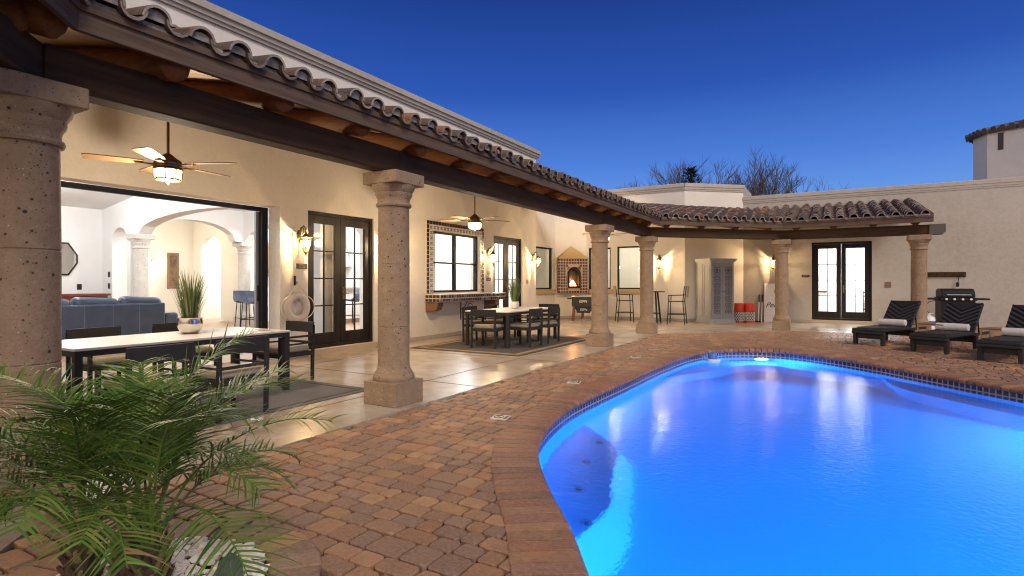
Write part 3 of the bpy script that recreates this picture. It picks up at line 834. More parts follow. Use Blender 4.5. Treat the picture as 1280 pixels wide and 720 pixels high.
for i in range(4):
    a, b, d, u, L_ = ups(i)
    poly = [EV[i], EV[i + 1], TV[i + 1], TV[i]]
    z = lambda p: ZE + SL * max(0, (Vector(p) - a).dot(u))
    # soffit boards + roof deck
    vs = [(*p, z(p) - .03) for p in poly] + [(*p, z(p) - .002) for p in poly]
    felt.add([(*p, z(p) + .0) for p in poly] + [(*p, z(p) + .012) for p in poly], [(3, 2, 1, 0), (4, 5, 6, 7), (0, 1, 5, 4), (1, 2, 6, 5), (2, 3, 7, 6), (3, 0, 4, 7)])
    deck.add(vs, [(3, 2, 1, 0), (4, 5, 6, 7), (0, 1, 5, 4), (1, 2, 6, 5), (2, 3, 7, 6), (3, 0, 4, 7)])
    up3 = Vector((u.x, u.y, SL)).normalized(); side3 = Vector((d.x, d.y, 0))
    ncol = int(L_ / .262); 
    ext = 16
    for k in range(-ext, ncol + ext):
        s = (k + .5) * L_ / ncol + R.uniform(-.012, .012)
        rc = R.choice(TC)
        first = True
        for c_ in range(12):
            dist = -.07 + c_ * .345 + R.uniform(-.015, .015)
            p = a + d * s + u * dist; pc = a + d * s + u * max(dist + .17, .03)
            if i == 1 and (p.y < 1.0): pass
            if not inpoly(pc.x, pc.y, poly): continue
            if i == 0 and p.y < -2.2: continue
            cc = jit(R.choice(TC) if R.random() < .6 else rc, .2)
            zb = ZE + SL * dist + .045
            lipc = jit((.40, .36, .33), .25) if c_ == 0 or R.random() < .7 else jit((.25, .17, .13), .2)
            tl = 0; zb += R.uniform(-.012, .012); dist += 0
            q = Vector((p.x, p.y, zb))
            upj = (up3 + side3 * R.uniform(-.05, .05) + Vector((0, 0, R.uniform(-.015, .02)))).normalized()
            barrel(cap, q + Vector((0, 0, .022)), upj, side3, .42, .088, .068, 0, cc, lipc)
            if c_ == 0 and i < 2:
                o_ = q + Vector((0, 0, .022)) + upj * R.uniform(.02, .05); nn_ = side3.cross(upj); nn_ = -nn_ if nn_.z < 0 else nn_
                hh_ = R.uniform(.55, .95)
                ff = [o_ + side3 * (.074 * math.cos(math.pi * g_ / 8)) + nn_ * (.074 * hh_ * math.sin(math.pi * g_ / 8)) for g_ in range(9)]
                plug.add(ff + [p_ + upj * .1 for p_ in ff], [tuple(range(9))] + [(g_, g_ + 1, g_ + 10, g_ + 9) for g_ in range(8)])
            p2 = p + d * (L_ / ncol / 2)
            if (c_ < 2 or i >= 2) and inpoly((p2 + u * (.17 if c_ else .12)).x, (p2 + u * (.17 if c_ else .12)).y, poly):
                barrel(pan, Vector((p2.x, p2.y, zb + .052)) - Vector((0, 0, .0)), up3, side3, .42, .078, .092, 0, jit(R.choice(TC), .2), jit((.27, .22, .19), .25), -1)
deck.build('soffit_boards', PINE, porch); felt.build('roof_felt', M('roof_felt', (.045, .03, .024), .95), porch)
cap.build('cap_tiles', TERRA, porch, smooth=True, fixn=False); pan.build('pan_tiles', TERRA, porch, smooth=True, fixn=False)
# mortar filling the tile mouths at the eave, fascia and drip board
mort = MB()
for i in range(4):
    a, b, d, u, L_ = ups(i)
    s0 = 0; s1 = L_
    n3 = Vector((-u.x, -u.y, 0))
    def off_line(dd, zl, zh, th, mbx):
        # mitred strip: shift both ends along the corner bisectors
        def cor(k, dd_):
            p = Vector(EV[k])
            if k == 0 or k == 4:
                uu = ups(0 if k == 0 else 3)[3]; return p + uu * dd_
            u1, u2 = ups(k - 1)[3], ups(k)[3]; bs = (u1 + u2); bs = bs / bs.dot(u1); return p + bs * dd_
        A, B = cor(i, dd), cor(i + 1, dd); A2, B2 = cor(i, dd + th), cor(i + 1, dd + th)
        mbx.add([(*A, zl), (*B, zl), (*B2, zl), (*A2, zl), (*A, zh), (*B, zh), (*B2, zh), (*A2, zh)], [(3, 2, 1, 0), (4, 5, 6, 7), (0, 1, 5, 4), (1, 2, 6, 5), (2, 3, 7, 6), (3, 0, 4, 7)])
    fb = MB(); off_line(-.001, 2.655, 2.765, .036, fb); off_line(-.018, 2.766, 2.815, .05, fb)
    fb.build('fascia', FASCIA, porch, bevel=.004)
    off_line(.006, 2.816, 2.852, .06, mort)
MORT = M('mortar', (.40, .38, .37), .9, var=(22, (.16, .12, .10), .8), bump=(40, .6))
mort.build('eave_mortar', MORT, porch); plug.build('tile_mortar', MORT, porch)
m = MB(); m.bx(1.985, 2.045, 15.99, 19.44, 0, .04)
mm_ = MB(); mm_.add([(1.99, 16.0, 2.66), (2.05, 16.0, 2.66), (2.05, 19.44, 3.42), (1.99, 19.44, 3.42), (1.99, 16.0, 2.86), (2.05, 16.0, 2.86), (2.05, 19.44, 3.60), (1.99, 19.44, 3.60)], [(3, 2, 1, 0), (4, 5, 6, 7), (0, 1, 5, 4), (1, 2, 6, 5), (2, 3, 7, 6), (3, 0, 4, 7)])
mm_.build('barge_board', FASCIA, porch)
# lead flashing where the roof meets the wall
# beams on the column line
BV = [(1.0, -3.63), (-3.97, 1.34), (-3.97, 13.55), (-1.15, 16.34), (2.32, 16.34)]
def beam_seg(A, B, ea=0, eb=0, w=.18, z0=2.38, z1=2.62):
    A = Vector(A); B = Vector(B); d = (B - A).normalized(); A = A - d * ea; B = B + d * eb
    m = MB(); m.bar((*A, (z0 + z1) / 2), (*B, (z0 + z1) / 2), w, z1 - z0); return m.build('beam', BEAMWOOD, porch, bevel=.012)
beam_seg(BV[0], BV[1], 0, .03)
beam_seg((-3.97, 1.40), (-3.97, 4.385), 0, 0); beam_seg((-3.97, 4.39), (-3.97, 10.365)); beam_seg((-3.97, 10.37), (-3.97, 13.58))
beam_seg(BV[2], BV[3], -.05, .02); beam_seg((-1.12, 16.34), (2.0, 16.34))
m = MB(); m.xprism([(0, 2.38), (.26, 2.38), (.32, 2.44), (.32, 2.625), (0, 2.625)], (1.99, 16.22, 0), (1, 0, 0), (0, 0, 1), (0, 1, 0), .22); e_ = m.build('beam_end', M('weathered_beam_end', (.085, .075, .07), .8, bump=(30, .4)), porch, bevel=.01)
# round log rafters
for k in range(-2, 17):
    y_ = 2.04 + .84 * k
    if y_ < 1.0 or y_ > 13.45: continue
    j1, j2 = R.uniform(-.012, .012), R.uniform(-.015, .015)
    m = MB(); xs = [-3.685, -3.70, -3.73, -4.6, -6.2, -7.7]; rs = [.035, .072, .098, .104, .106, .1]
    m.tube([(x, y_ + j1 * (1 if q % 2 else .3), ZE - .135 + SL * (-3.63 - x) + j2) for q, x in enumerate(xs)], rs, 14)
    m.build('log_rafter', LOGWOOD, porch, smooth=True)
for k in range(4):
    t = .12 + k * .25
    a, b = Vector((-3.97, 13.55)), Vector((-1.15, 16.34)); p = a.lerp(b, t); u = Vector((-.707, .707))
    m = MB(); q = p - u * .16; e = p + u * 2.9
    m.tube([(q.x, q.y, ZE - .135 + SL * .2), (e.x, e.y, ZE - .135 + SL * 3.2)], .1, 12); m.build('log_rafter', LOGWOOD, porch, smooth=True)
for k in range(4):
    x_ = -.8 + k * .84
    m = MB(); m.tube([(x_, 16.16, ZE - .135 + SL * .2), (x_, 19.4, ZE - .135 + SL * 3.4)], .1, 12); m.build('log_rafter', LOGWOOD, porch, smooth=True)
for k in range(5):
    t = .225 + k * .125
    p = Vector((-3.97, 1.34)).lerp(Vector((1.0, -3.63)), t - .2); u = Vector((-.707, -.707))
    q = p - u * .26; e = p + u * 3.2
    m = MB(); m.tube([(q.x, q.y, ZE - .135 + .02), (q.x + u.x * .04, q.y + u.y * .04, ZE - .135 + .03), (e.x, e.y, ZE - .135 + SL * 3.4)], [.06, .1, .1], 14); m.build('log_rafter', LOGWOOD, porch, smooth=True)

# ================================================================== COLUMNS
def make_column(label, stone_m, H=2.378, name='stone_column', group='carved stone columns of the porch'):
    t = thing(name, label, 'column', group=group)
    m = MB(); m.box((0, 0, .12), (.43, .43, .24)); m.build('plinth', stone_m, t, bevel=.008)
    prof = [(.16, .238), (.205, .24), (.214, .262), (.212, .29), (.198, .312), (.19, .316), (.187, .332), (.176, .345), (.168, .37), (.164, .40), (.162, .44)]
    prof += [(.163, H * .33), (.1575, H * .333), (.163, H * .336), (.163, H * .60), (.1575, H * .603), (.163, H * .606)]
    prof += [(.158, H - .36), (.160, H - .352), (.178, H - .346), (.184, H - .33), (.178, H - .314), (.165, H - .308), (.165, H - .28), (.17, H - .26), (.187, H - .235), (.192, H - .21), (.186, H - .204), (.195, H - .19), (.214, H - .16), (.222, H - .125), (.20, H - .122)]
    m = MB(); m.lathe(prof, 40); m.build('shaft', stone_m, t, smooth=True, auto=30)
    m = MB(); m.box((0, 0, H - .063), (.45, .45, .124)); m.build('capital', stone_m, t, bevel=.01)
    return t
col_spec = [(-3.97, 1.34, 0, 'carved stone column nearest the camera beside the palm'), (-3.96, 4.39, 0, 'carved stone column in front of the first dark french door'), (-3.98, 10.37, 0, 'carved stone column in front of the foosball table'),
            (-3.97, 13.55, 0, 'carved stone column in front of the bar table'), (-1.15, 16.34, rad(0), 'carved stone column in front of the cornhole board'), (1.81, 16.34, 0, 'carved stone column at the free end of the porch beside the grill')]
pc = make_column(col_spec[0][3], STONE)
for i, (x, y, rz, lb) in enumerate(col_spec): place(pc, i == 0, (x, y, 0), rz, lb)

# ================================================================== SCONCES, FANS
def make_sconce():
    t = thing('wall_lantern', '', 'wall lantern', group='ornate bronze wall lanterns')
    m = MB(); m.lathe([(.02, 0), (.055, .004), (.06, .012), (.03, .03)], 16)
    m.v = [(v[2], v[0] * .75, v[1] * 1.6 + .08) for v in m.v]
    m.tube(spiral((.07, 0, .17), (1, 0, 0), (0, 0, 1), .075, .012, -2.2, 5.2), .0095, 6)
    m.tube([(.01, 0, .08), (.05, 0, .17), (.12, 0, .235), (.175, 0, .20), (.18, 0, .13)], [.013, .012, .011, .010, .008], 8)
    m.tube(spiral((.045, 0, -.02), (1, 0, 0), (0, 0, 1), .05, .01, 1.8, -4.2), .008, 6)
    m.build('bracket', BRONZE, t, smooth=True)
    m = MB(); cx_ = .18
    m.lathe([(.005, .14), (.012, .13), (.014, .112), (.03, .10), (.04, .085), (.078, .055), (.088, .05), (.088, .04), (.07, .036)], 12, (cx_, 0, 0))
    m.lathe([(.003, -.27), (.012, -.255), (.008, -.24), (.02, -.225), (.035, -.205), (.042, -.19), (.036, -.184)], 12, (cx_, 0, 0))
    for k in range(8):
        a = 2 * math.pi * k / 8
        m.tube([(cx_ + math.cos(a) * .036, math.sin(a) * .036, -.19), (cx_ + math.cos(a) * .058, math.sin(a) * .058, -.12), (cx_ + math.cos(a) * .078, math.sin(a) * .078, 0), (cx_ + math.cos(a) * .080, math.sin(a) * .080, .042)], .0055, 6)
        m.tube(spiral((cx_ + math.cos(a) * .086, math.sin(a) * .086, .028), (math.cos(a), math.sin(a), 0), (0, 0, 1), .022, .008, -2, 3.2, 10), .0045, 5)
    for z, r in ((-.06, .068), (0, .079)):
        m.tube([(cx_ + r * math.cos(2 * math.pi * k / 24), r * math.sin(2 * math.pi * k / 24), z) for k in range(25)], .0045, 5)
    m.build('cage', BRONZE, t, smooth=True)
    m = MB(); m.lathe([(.004, -.10), (.016, -.095), (.022, -.07), (.022, -.05), (.012, -.02), (.008, .01)], 12, (cx_, 0, 0)); m.build('bulb', BULB, t, smooth=True)
    light('lantern_light', 'POINT', (cx_ + .03, 0, -.05), 25, (1, .68, .34), t, .012)
    return t
sp = make_sconce()
SCO = [(FX, 6.21, 1.95, 0, 'ornate bronze wall lantern lit above the hanging life ring'), (FX, 8.24, 1.97, 0, 'ornate bronze wall lantern mostly hidden behind the second column'),
       (FX, 12.04, 1.93, 0, 'ornate bronze wall lantern between the tiled window and a french door'), (FX, 14.54, 1.92, 0, 'ornate bronze wall lantern at the end of the long wall by the recessed window'),
       (-4.86, 18.10, 1.93, rad(-90), 'ornate bronze wall lantern lit above the bar table'), (-1.60, 19.45, 1.91, rad(-90), 'ornate bronze wall lantern lit above the cornhole board')]
for i, (x, y, z, rz, lb) in enumerate(SCO): place(sp, i == 0, (x, y, z), rz, lb)
def make_fan():
    t = thing('ceiling_fan', '', 'ceiling fan', group='lit ceiling fans under the porch roof')
    m = MB(); m.cyl((0, 0, .12), (0, 0, .80), .013, n=10); m.lathe([(.06, .80), (.055, .76), (.02, .72)], 16); m.build('rod', BRONZE, t, smooth=True)
    m = MB(); m.lathe([(.015, .15), (.04, .135), (.07, .105), (.115, .075), (.125, .045), (.12, .03), (.13, .02), (.128, .005), (.09, 0)], 24); m.build('motor_housing', BRONZE, t, smooth=True)
    for k in range(5):
        a = 2 * math.pi * k / 5 + .35; c, s = math.cos(a), math.sin(a)
        m = MB(); poly = [(.20, -.045), (.30, -.062), (.62, -.075), (.68, -.06), (.68, .06), (.62, .075), (.30, .062), (.20, .045)]
        vs = []; tl = .16
        for zz_ in (-.004, .004):
            for r_, w_ in poly: vs.append((r_ * c - w_ * s, r_ * s + w_ * c, .045 + zz_ + w_ * tl))
        n = len(poly); m.add(vs, [tuple(range(n - 1, -1, -1)), tuple(range(n, 2 * n))] + [(q, (q + 1) % n, n + (q + 1) % n, n + q) for q in range(n)])
        bl = m.build('blade', M('fan_blade', (.24, .15, .075), .4) if 'fan_blade' not in bpy.data.materials else bpy.data.materials['fan_blade'], t)
        m = MB(); m.bar((.10 * c, .10 * s, .03), (.27 * c, .27 * s, .032), .05, .012); m.build('blade_iron', BRONZE, bl)
    m = MB(); m.lathe([(.128, -.002), (.132, -.012), (.125, -.02)], 24); m.lathe([(.11, -.108), (.118, -.105), (.11, -.12), (.02, -.135), (.006, -.16), (.004, -.165)], 20)
    for k in range(8):
        a = 2 * math.pi * k / 8; m.bar((.126 * math.cos(a), .126 * math.sin(a), -.015), (.116 * math.cos(a), .116 * math.sin(a), -.108), .01, .008)
    m.build('lamp_frame', BRONZE, t)
    m = MB(); m.lathe([(.118, -.02), (.12, -.035), (.112, -.09), (.09, -.112), (.02, -.122)], 24); m.build('lamp_glass', LAMPG, t, smooth=True)
    light('fan_light', 'POINT', (0, 0, -.24), 36, (1, .79, .54), t, .08)
    return t
fp = make_fan()
FAN = [(-5.70, 3.05, 2.38, .1, 'lit ceiling fan over the near dining table'), (-5.7, 8.5, 2.36, .55, 'lit ceiling fan over the far dining table'), (-5.7, 15.3, 2.60, .9, 'ceiling fan over the foosball table half hidden by a column')]
for i, (x, y, z, rz, lb) in enumerate(FAN): place(fp, i == 0, (x, y, z), rz, lb)

# ================================================================== FIREPLACE
fl = math.hypot(.82, .82)
fp_ = thing('outdoor_fireplace', 'raised corner fireplace with red checker tiles and a burning fire', 'fireplace', (-7.85, 17.69, 0), rad(-45))
# local: x out of the wall, y along the wall (to the right seen from outside = -y ... wall runs P0->P1 along +y)
FWD = .30; hw = .50; z0, z1 = .88, 2.07
m = MB(); m.bx(.002, FWD, -hw, -.24, z0, z1); m.bx(.002, FWD, .24, hw, z0, z1); m.bx(.002, FWD, -.24, .24, z0, z0 + .16); m.bx(.002, FWD, -.24, .24, 1.78, z1); m.bx(.002, .02, -.24, .24, z0 + .16, 1.78)
fb = m.build('surround', GROUT, fp_)
m = MB(); ar = [(-.24, 1.0), (.24, 1.0)]; k_ = 12
NX, NZ = 10, 12
for a in range(NX):
    for c in range(NZ):
        ty, tz = -hw + 2 * hw * (a + .5) / NX, z0 + (z1 - z0) * (c + .5) / NZ
        if abs(ty) < .25 and z0 + .14 < tz < 1.60: continue
        if math.hypot(ty, tz - 1.58) < .29 and tz > 1.5: continue
        m.box((FWD + .003, ty, tz), (.008, .076, .076), 0, jit((.09, .016, .012), .4))
for a in range(3):
    for c in range(NZ):
        for sg in (-1, 1): m.box((.06 + a * .095, sg * (hw + .003), z0 + (z1 - z0) * (c + .5) / NZ), (.068, .008, .068), 0, jit((.13, .022, .016), .4))
m.build('red_tile', TILER, fp_, bevel=.002)
m = MB(); prof = [(-.235, .02)]
arch = [(-.235, z0 + .17)] + [(.235 * -math.cos(math.pi * q / 14), 1.545 + .235 * math.sin(math.pi * q / 14)) for q in range(15)] + [(.235, z0 + .17)]
inn_ = [(-.175, z0 + .24)] + [(.175 * -math.cos(math.pi * q / 14), 1.545 + .175 * math.sin(math.pi * q / 14)) for q in range(15)] + [(.175, z0 + .24)]
n = len(arch); vs = []
for x in (FWD - .06, FWD + .025):
    vs += [(x, a, b) for a, b in arch] + [(x, a, b) for a, b in inn_]
fs = []
for q in range(n):
    q2 = (q + 1) % n
    fs += [(q, q2, n + q2, n + q), (2 * n + q, 3 * n + q, 3 * n + q2, 2 * n + q2), (q, 2 * n + q, 2 * n + q2, q2), (n + q, n + q2, 3 * n + q2, 3 * n + q)]
m.add(vs, fs); m.build('arch_frame', BLACKM, fp_)
# plaster ring filling between tile and arch
ring = [(-.25, z0 + .16)] + [(.262 * -math.cos(math.pi * q / 14), 1.545 + .262 * math.sin(math.pi * q / 14)) for q in range(15)] + [(.25, z0 + .16)]
m = MB(); n = len(ring); vs = []
for x in (FWD - .05, FWD + .008): vs += [(x, a, b) for a, b in ring] + [(x, a * .94, 1.3 + (b - 1.3) * .94) for a, b in ring]
fs = []
for q in range(n):
    q2 = (q + 1) % n
    fs += [(q, q2, n + q2, n + q), (2 * n + q, 3 * n + q, 3 * n + q2, 2 * n + q2), (q, 2 * n + q, 2 * n + q2, q2), (n + q, n + q2, 3 * n + q2, 3 * n + q)]
m.add(vs, fs); m.build('arch_trim', GROUT, fp_)
m = MB(); m.bx(.02, FWD - .03, -.23, -.20, 1.04, 1.75); m.bx(.02, FWD - .03, .20, .23, 1.04, 1.75); m.bx(.02, .03, -.2, .2, 1.04, 1.77); m.bx(.02, FWD - .03, -.2, .2, 1.04, 1.06); m.build('firebox', BLACK, fp_)
m = MB(); m.bar((FWD - .03, -.175, 1.17), (FWD - .03, .175, 1.17), .02, .02)
for q in range(7): m.bar((FWD - .03, -.15 + q * .05, 1.06), (FWD - .03, -.15 + q * .05, 1.17), .008, .008)
m.build('grate', BLACKM, fp_)
m = MB()
for q in range(3): m.tube([(.12 + .04 * q, -.14, 1.10 + .02 * q), (.15, .14, 1.12 + .02 * (q % 2))], .028, 8)
m.build('fire_log', EMBER, fp_, smooth=True)
m = MB()
for q in range(9):
    y_ = -.09 + .18 * q / 8; h_ = .06 + .13 * math.sin(math.pi * (q + .5) / 9) * R.uniform(.7, 1.2); x_ = .16 + R.uniform(-.02, .02)
    m.lathe([(.012, 0), (.026, h_ * .25), (.018, h_ * .6), (.003, h_)], 8, (x_, y_, 1.14))
m.build('flame', FLAME, fp_, smooth=True)
light('fire_light', 'POINT', (.22, 0, 1.35), 3, (1, .42, .12), fp_, .05)
m = MB(); ap = (.004, .06, 2.50); B_ = [(.002, -hw - .03, 2.085), (FWD + .02, -hw - .03, 2.085), (FWD + .02, hw + .03, 2.085), (.002, hw + .03, 2.085)]
Bl = [(x, y, 2.073) for x, y, z in B_]
m.add(B_ + [(.02, 0, 2.52)] + Bl, [(0, 1, 4), (1, 2, 4), (2, 3, 4), (3, 0, 4), (8, 7, 6, 5), (0, 5, 6, 1), (1, 6, 7, 2), (2, 7, 8, 3), (3, 8, 5, 0)]); m.build('hood', HOOD, fp_)

# ================================================================== FURNITURE: dining sets
def make_chair():
    t = thing('dining_armchair', '', 'chair', group='charcoal armchairs around the dining tables')
    # faces +y (front), back at -y. width .50
    w = .245
    for sx in (-1, 1):
        m = MB(); m.bar((sx * w, -.235, 0), (sx * w, -.25, .70), .036, .036); m.build('leg', CHAIRM, t, bevel=.004)
        m = MB(); m.bar((sx * w, .24, 0), (sx * w, .24, .56), .036, .036); m.build('leg', CHAIRM, t, bevel=.004)
        m = MB()
        m.bar((sx * w, .255, .565), (sx * w, -.25, .565), .045, .024); m.bar((sx * w, .22, .475), (sx * w, -.235, .475), .02, .02)
        m.build('armrest', CHAIRM, t, bevel=.004)
    m = MB(); m.bar((-w, .235, .345), (w, .235, .345), .03, .05); m.bar((-w, -.235, .345), (w, -.235, .345), .03, .05)
    for sx in (-1, 1): m.bar((sx * w, -.235, .345), (sx * w, .235, .345), .03, .05)
    for q in range(5): m.bar((-w, -.16 + q * .08, .36), (w, -.16 + q * .08, .36), .04, .012)
    m.build('seat_frame', CHAIRM, t)
    m = MB(); n = 8; prof = []
    vs = []
    for q in range(n + 1):
        x = -w - .018 + (2 * w + .036) * q / n; yy = -.24 - .035 * math.sin(math.pi * q / n)
        vs += [(x, yy - .012, .60), (x, yy + .012, .60), (x, yy + .008, .735), (x, yy - .016, .735)]
    fs = [(3, 2, 1, 0), (4 * n, 4 * n + 1, 4 * n + 2, 4 * n + 3)]
    for q in range(n):
        a = q * 4; b = a + 4
        for e in range(4): fs.append((a + e, a + (e + 1) % 4, b + (e + 1) % 4, b + e))
    m.add(vs, fs); m.bar((-w, -.245, .475), (w, -.245, .475), .02, .03); m.build('backrest', CHAIRM, t, bevel=.004)
    m = MB(); m.box((0, .005, .405), (.455, .44, .075)); m.build('cushion', CUSH, t, bevel=.03, smooth=True, seg=4)
    return t
ch = make_chair()
H_ = math.pi / 2
CH = [(-4.95, 2.47, H_, 'charcoal armchair on the pool side of the near dining table, closest to the palm'), (-4.92, 3.16, H_ + .05, 'charcoal armchair on the pool side of the near dining table, nearer the far end'),
      (-6.88, 3.02, -H_, 'charcoal armchair on the house side of the near dining table, left of the grass pot'), (-6.9, 3.9, -H_ - .06, 'charcoal armchair on the house side of the near dining table, behind the grass pot'),
      (-6.0, 4.62, math.pi, 'charcoal armchair at the end of the near dining table by the life ring'),
      (-5.70, 8.98, .12, 'charcoal armchair at the near end of the far dining table'), (-5.22, 9.55, H_, 'charcoal armchair on the pool side of the far dining table, nearer its white corner leg'), (-5.22, 10.35, H_, 'charcoal armchair on the pool side of the far dining table, farther along'),
      (-6.42, 9.75, -H_, 'charcoal armchair on the wall side of the far dining table, below the tiled counter'), (-6.42, 10.6, -H_, 'charcoal armchair on the wall side of the far dining table, behind the grass pot'), (-5.75, 11.45, math.pi, 'charcoal armchair at the end of the far dining table facing us')]
for i, (x, y, rz, lb) in enumerate(CH): place(ch, i == 0, (x, y, .008), rz, lb)
def make_table():
    t = thing('dining_table', '', 'dining table', group='long outdoor dining tables')
    m = MB(); m.box((0, 0, .676), (1.0, 2.12, .022)); m.build('tabletop', TABLETOP, t, bevel=.003)
    m = MB()
    for sx in (-1, 1): m.bar((sx * .47, -1.03, .64), (sx * .47, 1.03, .64), .045, .05)
    for sy in (-1, 1): m.bar((-.47, sy * 1.03, .64), (.47, sy * 1.03, .64), .045, .05)
    m.build('apron', CHAIRM, t)
    for sx in (-1, 1):
        for sy in (-1, 1):
            m = MB(); m.box((sx * .465, sy * 1.025, .332), (.06, .06, .664)); m.build('leg', CHAIRM, t, bevel=.004)
    return t
tp = make_table()
for i, (x, y, lb) in enumerate([(-5.94, 3.22, 'long pale topped dining table nearest the palm'), (-5.76, 10.05, 'long pale topped dining table under the tiled window')]): place(tp, i == 0, (x, y, .008), 0, lb)
for x0, x1, y0, y1, mt, lb, tan in ((-7.1, -4.64, 1.3, 4.78, RUGG, 'grey rug under the near dining table', 0), (-6.95, -4.56, 8.15, 11.75, RUGD, 'black rug with a tan border line under the far dining table', 1)):
    t = thing('outdoor_rug', lb, 'rug', ((x0 + x1) / 2, (y0 + y1) / 2, 0))
    a, b = (x1 - x0) / 2, (y1 - y0) / 2
    m = MB(); m.box((0, 0, .004), (2 * a, 2 * b, .008)); m.build('field', mt, t)
    m = MB()
    for q in (.10,) if tan else (.06,):
        for sx in (-1, 1): m.box((sx * (a - q - .045), 0, .009), (.11 if tan else .03, 2 * b - 2 * q, .003))
        for sy in (-1, 1): m.box((0, sy * (b - q - .045), .009), (2 * a - 2 * q - .2, .11 if tan else .03, .003))
    m.build('border', RUGT if tan else RUGD, t)
# potted grass
def grass_pot(loc, lb, s, pot):
    t = thing('potted_grass', lb, 'potted plant', loc, group='pots of tall grass on the dining tables')
    m = MB()
    if pot == 'chrome': m.lathe([(.07, 0), (.085, .01), (.118, .07), (.125, .12), (.118, .165), (.122, .175), (.112, .175), (.105, .13), (.02, .125)], 28)
    else: m.lathe([(.05, 0), (.075, .01), (.095, .06), (.098, .10), (.085, .14), (.09, .15), (.08, .15), (.07, .12), (.02, .115)], 28)
    m.build('pot', CHROME if pot == 'chrome' else OFFWHITE, t, smooth=True)
    m = MB()
    for k in range(240):
        a = R.uniform(0, 2 * math.pi); r0 = R.uniform(0, .07); L_ = R.uniform(.30, .62) * s; lean = R.uniform(.05, .62) ** 1.3
        droop = R.uniform(0, .35) * (1.8 if R.random() < .12 else 1)
        b0 = Vector((math.cos(a) * r0, math.sin(a) * r0, .12)); dirn = Vector((math.cos(a + R.uniform(-.5, .5)), math.sin(a + R.uniform(-.5, .5)), 0)); sd_ = Vector((-dirn.y, dirn.x, 0))
        cl = jit(R.choice([(.10, .16, .045), (.06, .12, .03), (.16, .20, .06), (.20, .20, .08)]), .25)
        vs = []; N = 5; p = b0.copy(); an = lean * .5
        for q in range(N + 1):
            u = q / N; w_ = .0062 * (1 - u ** 2 * .92)
            vs += [p - sd_ * w_, p + sd_ * w_]
            an += droop * u * .5 + .02
            p = p + (dirn * math.sin(an) + Vector((0, 0, math.cos(an)))) * L_ / N
        m.add(vs, [(2 * q, 2 * q + 1, 2 * q + 3, 2 * q + 2) for q in range(N)], cl)
    m.build('grass', GRASSL, t, fixn=False)
    return t
grass_pot((-6.02, 3.45, .695), 'tall grass in a round polished metal pot on the near dining table', 1.0, 'chrome')
grass_pot((-5.85, 10.25, .695), 'tall grass in a small white pot on the far dining table', .95, 'white')

# ---- foosball table
t = thing('foosball_table', 'black foosball table with dark red legs below the fireplace', 'foosball table', (-6.75, 16.55, 0), rad(8))
m = MB(); m.bx(-.36, -.33, -.62, .62, .50, .80); m.bx(.33, .36, -.62, .62, .50, .80); m.bx(-.33, .33, -.62, -.59, .50, .80); m.bx(-.33, .33, .59, .62, .50, .80); m.bx(-.33, .33, -.59, .59, .60, .62)
m.xprism([(-.30, .50), (.30, .50), (.26, .42), (.20, .30), (-.20, .30), (-.26, .42)], (0, -.56, 0), (1, 0, 0), (0, 0, 1), (0, 1, 0), .03)
m.xprism([(-.30, .50), (.30, .50), (.26, .42), (.20, .30), (-.20, .30), (-.26, .42)], (0, .53, 0), (1, 0, 0), (0, 0, 1), (0, 1, 0), .03)
m.build('cabinet', BLACK, t, bevel=.004)
m = MB(); m.bx(-.372, -.318, -.632, .632, .801, .82); m.bx(.318, .372, -.632, .632, .801, .82); m.bx(-.318, .318, -.632, -.578, .801, .82); m.bx(-.318, .318, .578, .632, .801, .82); m.build('rail', STEEL, t, bevel=.003)
for sx in (-1, 1):
    for sy in (-1, 1):
        m = MB(); m.bar((sx * .335, sy * .585, .05), (sx * .30, sy * .56, .52), .09, .07); lg = m.build('leg', REDWOOD, t, bevel=.006)
        m = MB(); m.cyl((sx * .337, sy * .586, 0), (sx * .336, sy * .586, .05), .035, n=12); m.build('foot', STEEL, lg)
for q in range(6):
    y_ = -.48 + q * .192; m = MB(); m.cyl((-.55, y_, .74), (.50, y_, .74), .009, n=8); r_ = m.build('rod', STEEL, t)
    m = MB(); sx = 1 if q % 2 else -1; m.cyl((sx * .42, y_, .74), (sx * .55, y_, .74), .018, n=10)
    for k in range(3): m.box((-.18 + k * .18, y_, .71), (.03, .02, .11))
    m.build('handle', BLACKM, r_)
text('ESPN', .11, SIGNW, frame((0, -.624, .66), (1, 0, 0), (0, 0, 1)), t, shear=.2)
text('ESPN', .10, SIGNW, frame((0, -.564, .40), (1, 0, 0), (0, 0, 1)), t, shear=.2)

# ---- bar table and high chairs
t = thing('bar_table', 'round dark bar table on splayed legs with a teal pot on it', 'bar table', (-4.78, 16.95, 0))
m = MB(); m.lathe([(.02, .955), (.36, .955), (.37, .965), (.37, .98), (.02, .982)], 32); m.build('tabletop', CHAIRM, t)
for k in range(4):
    a = math.pi / 4 + k * math.pi / 2; m = MB(); m.bar((.28 * math.cos(a), .28 * math.sin(a), 0), (.17 * math.cos(a), .17 * math.sin(a), .956), .045, .045); m.build('leg', CHAIRM, t)
m = MB(); m.tube([(.24 * math.cos(2 * math.pi * k / 20), .24 * math.sin(2 * math.pi * k / 20), .30) for k in range(21)], .012, 6); m.build('foot_ring', CHAIRM, t)
t = thing('teal_pot', 'small teal glazed pot on the bar table', 'pot', (-4.82, 16.9, .982))
m = MB(); m.lathe([(.05, 0), (.075, .02), (.085, .07), (.08, .12), (.06, .14), (.066, .15), (.055, .15), (.05, .11), (.01, .1)], 20); m.build('body', TEAL, t, smooth=True)
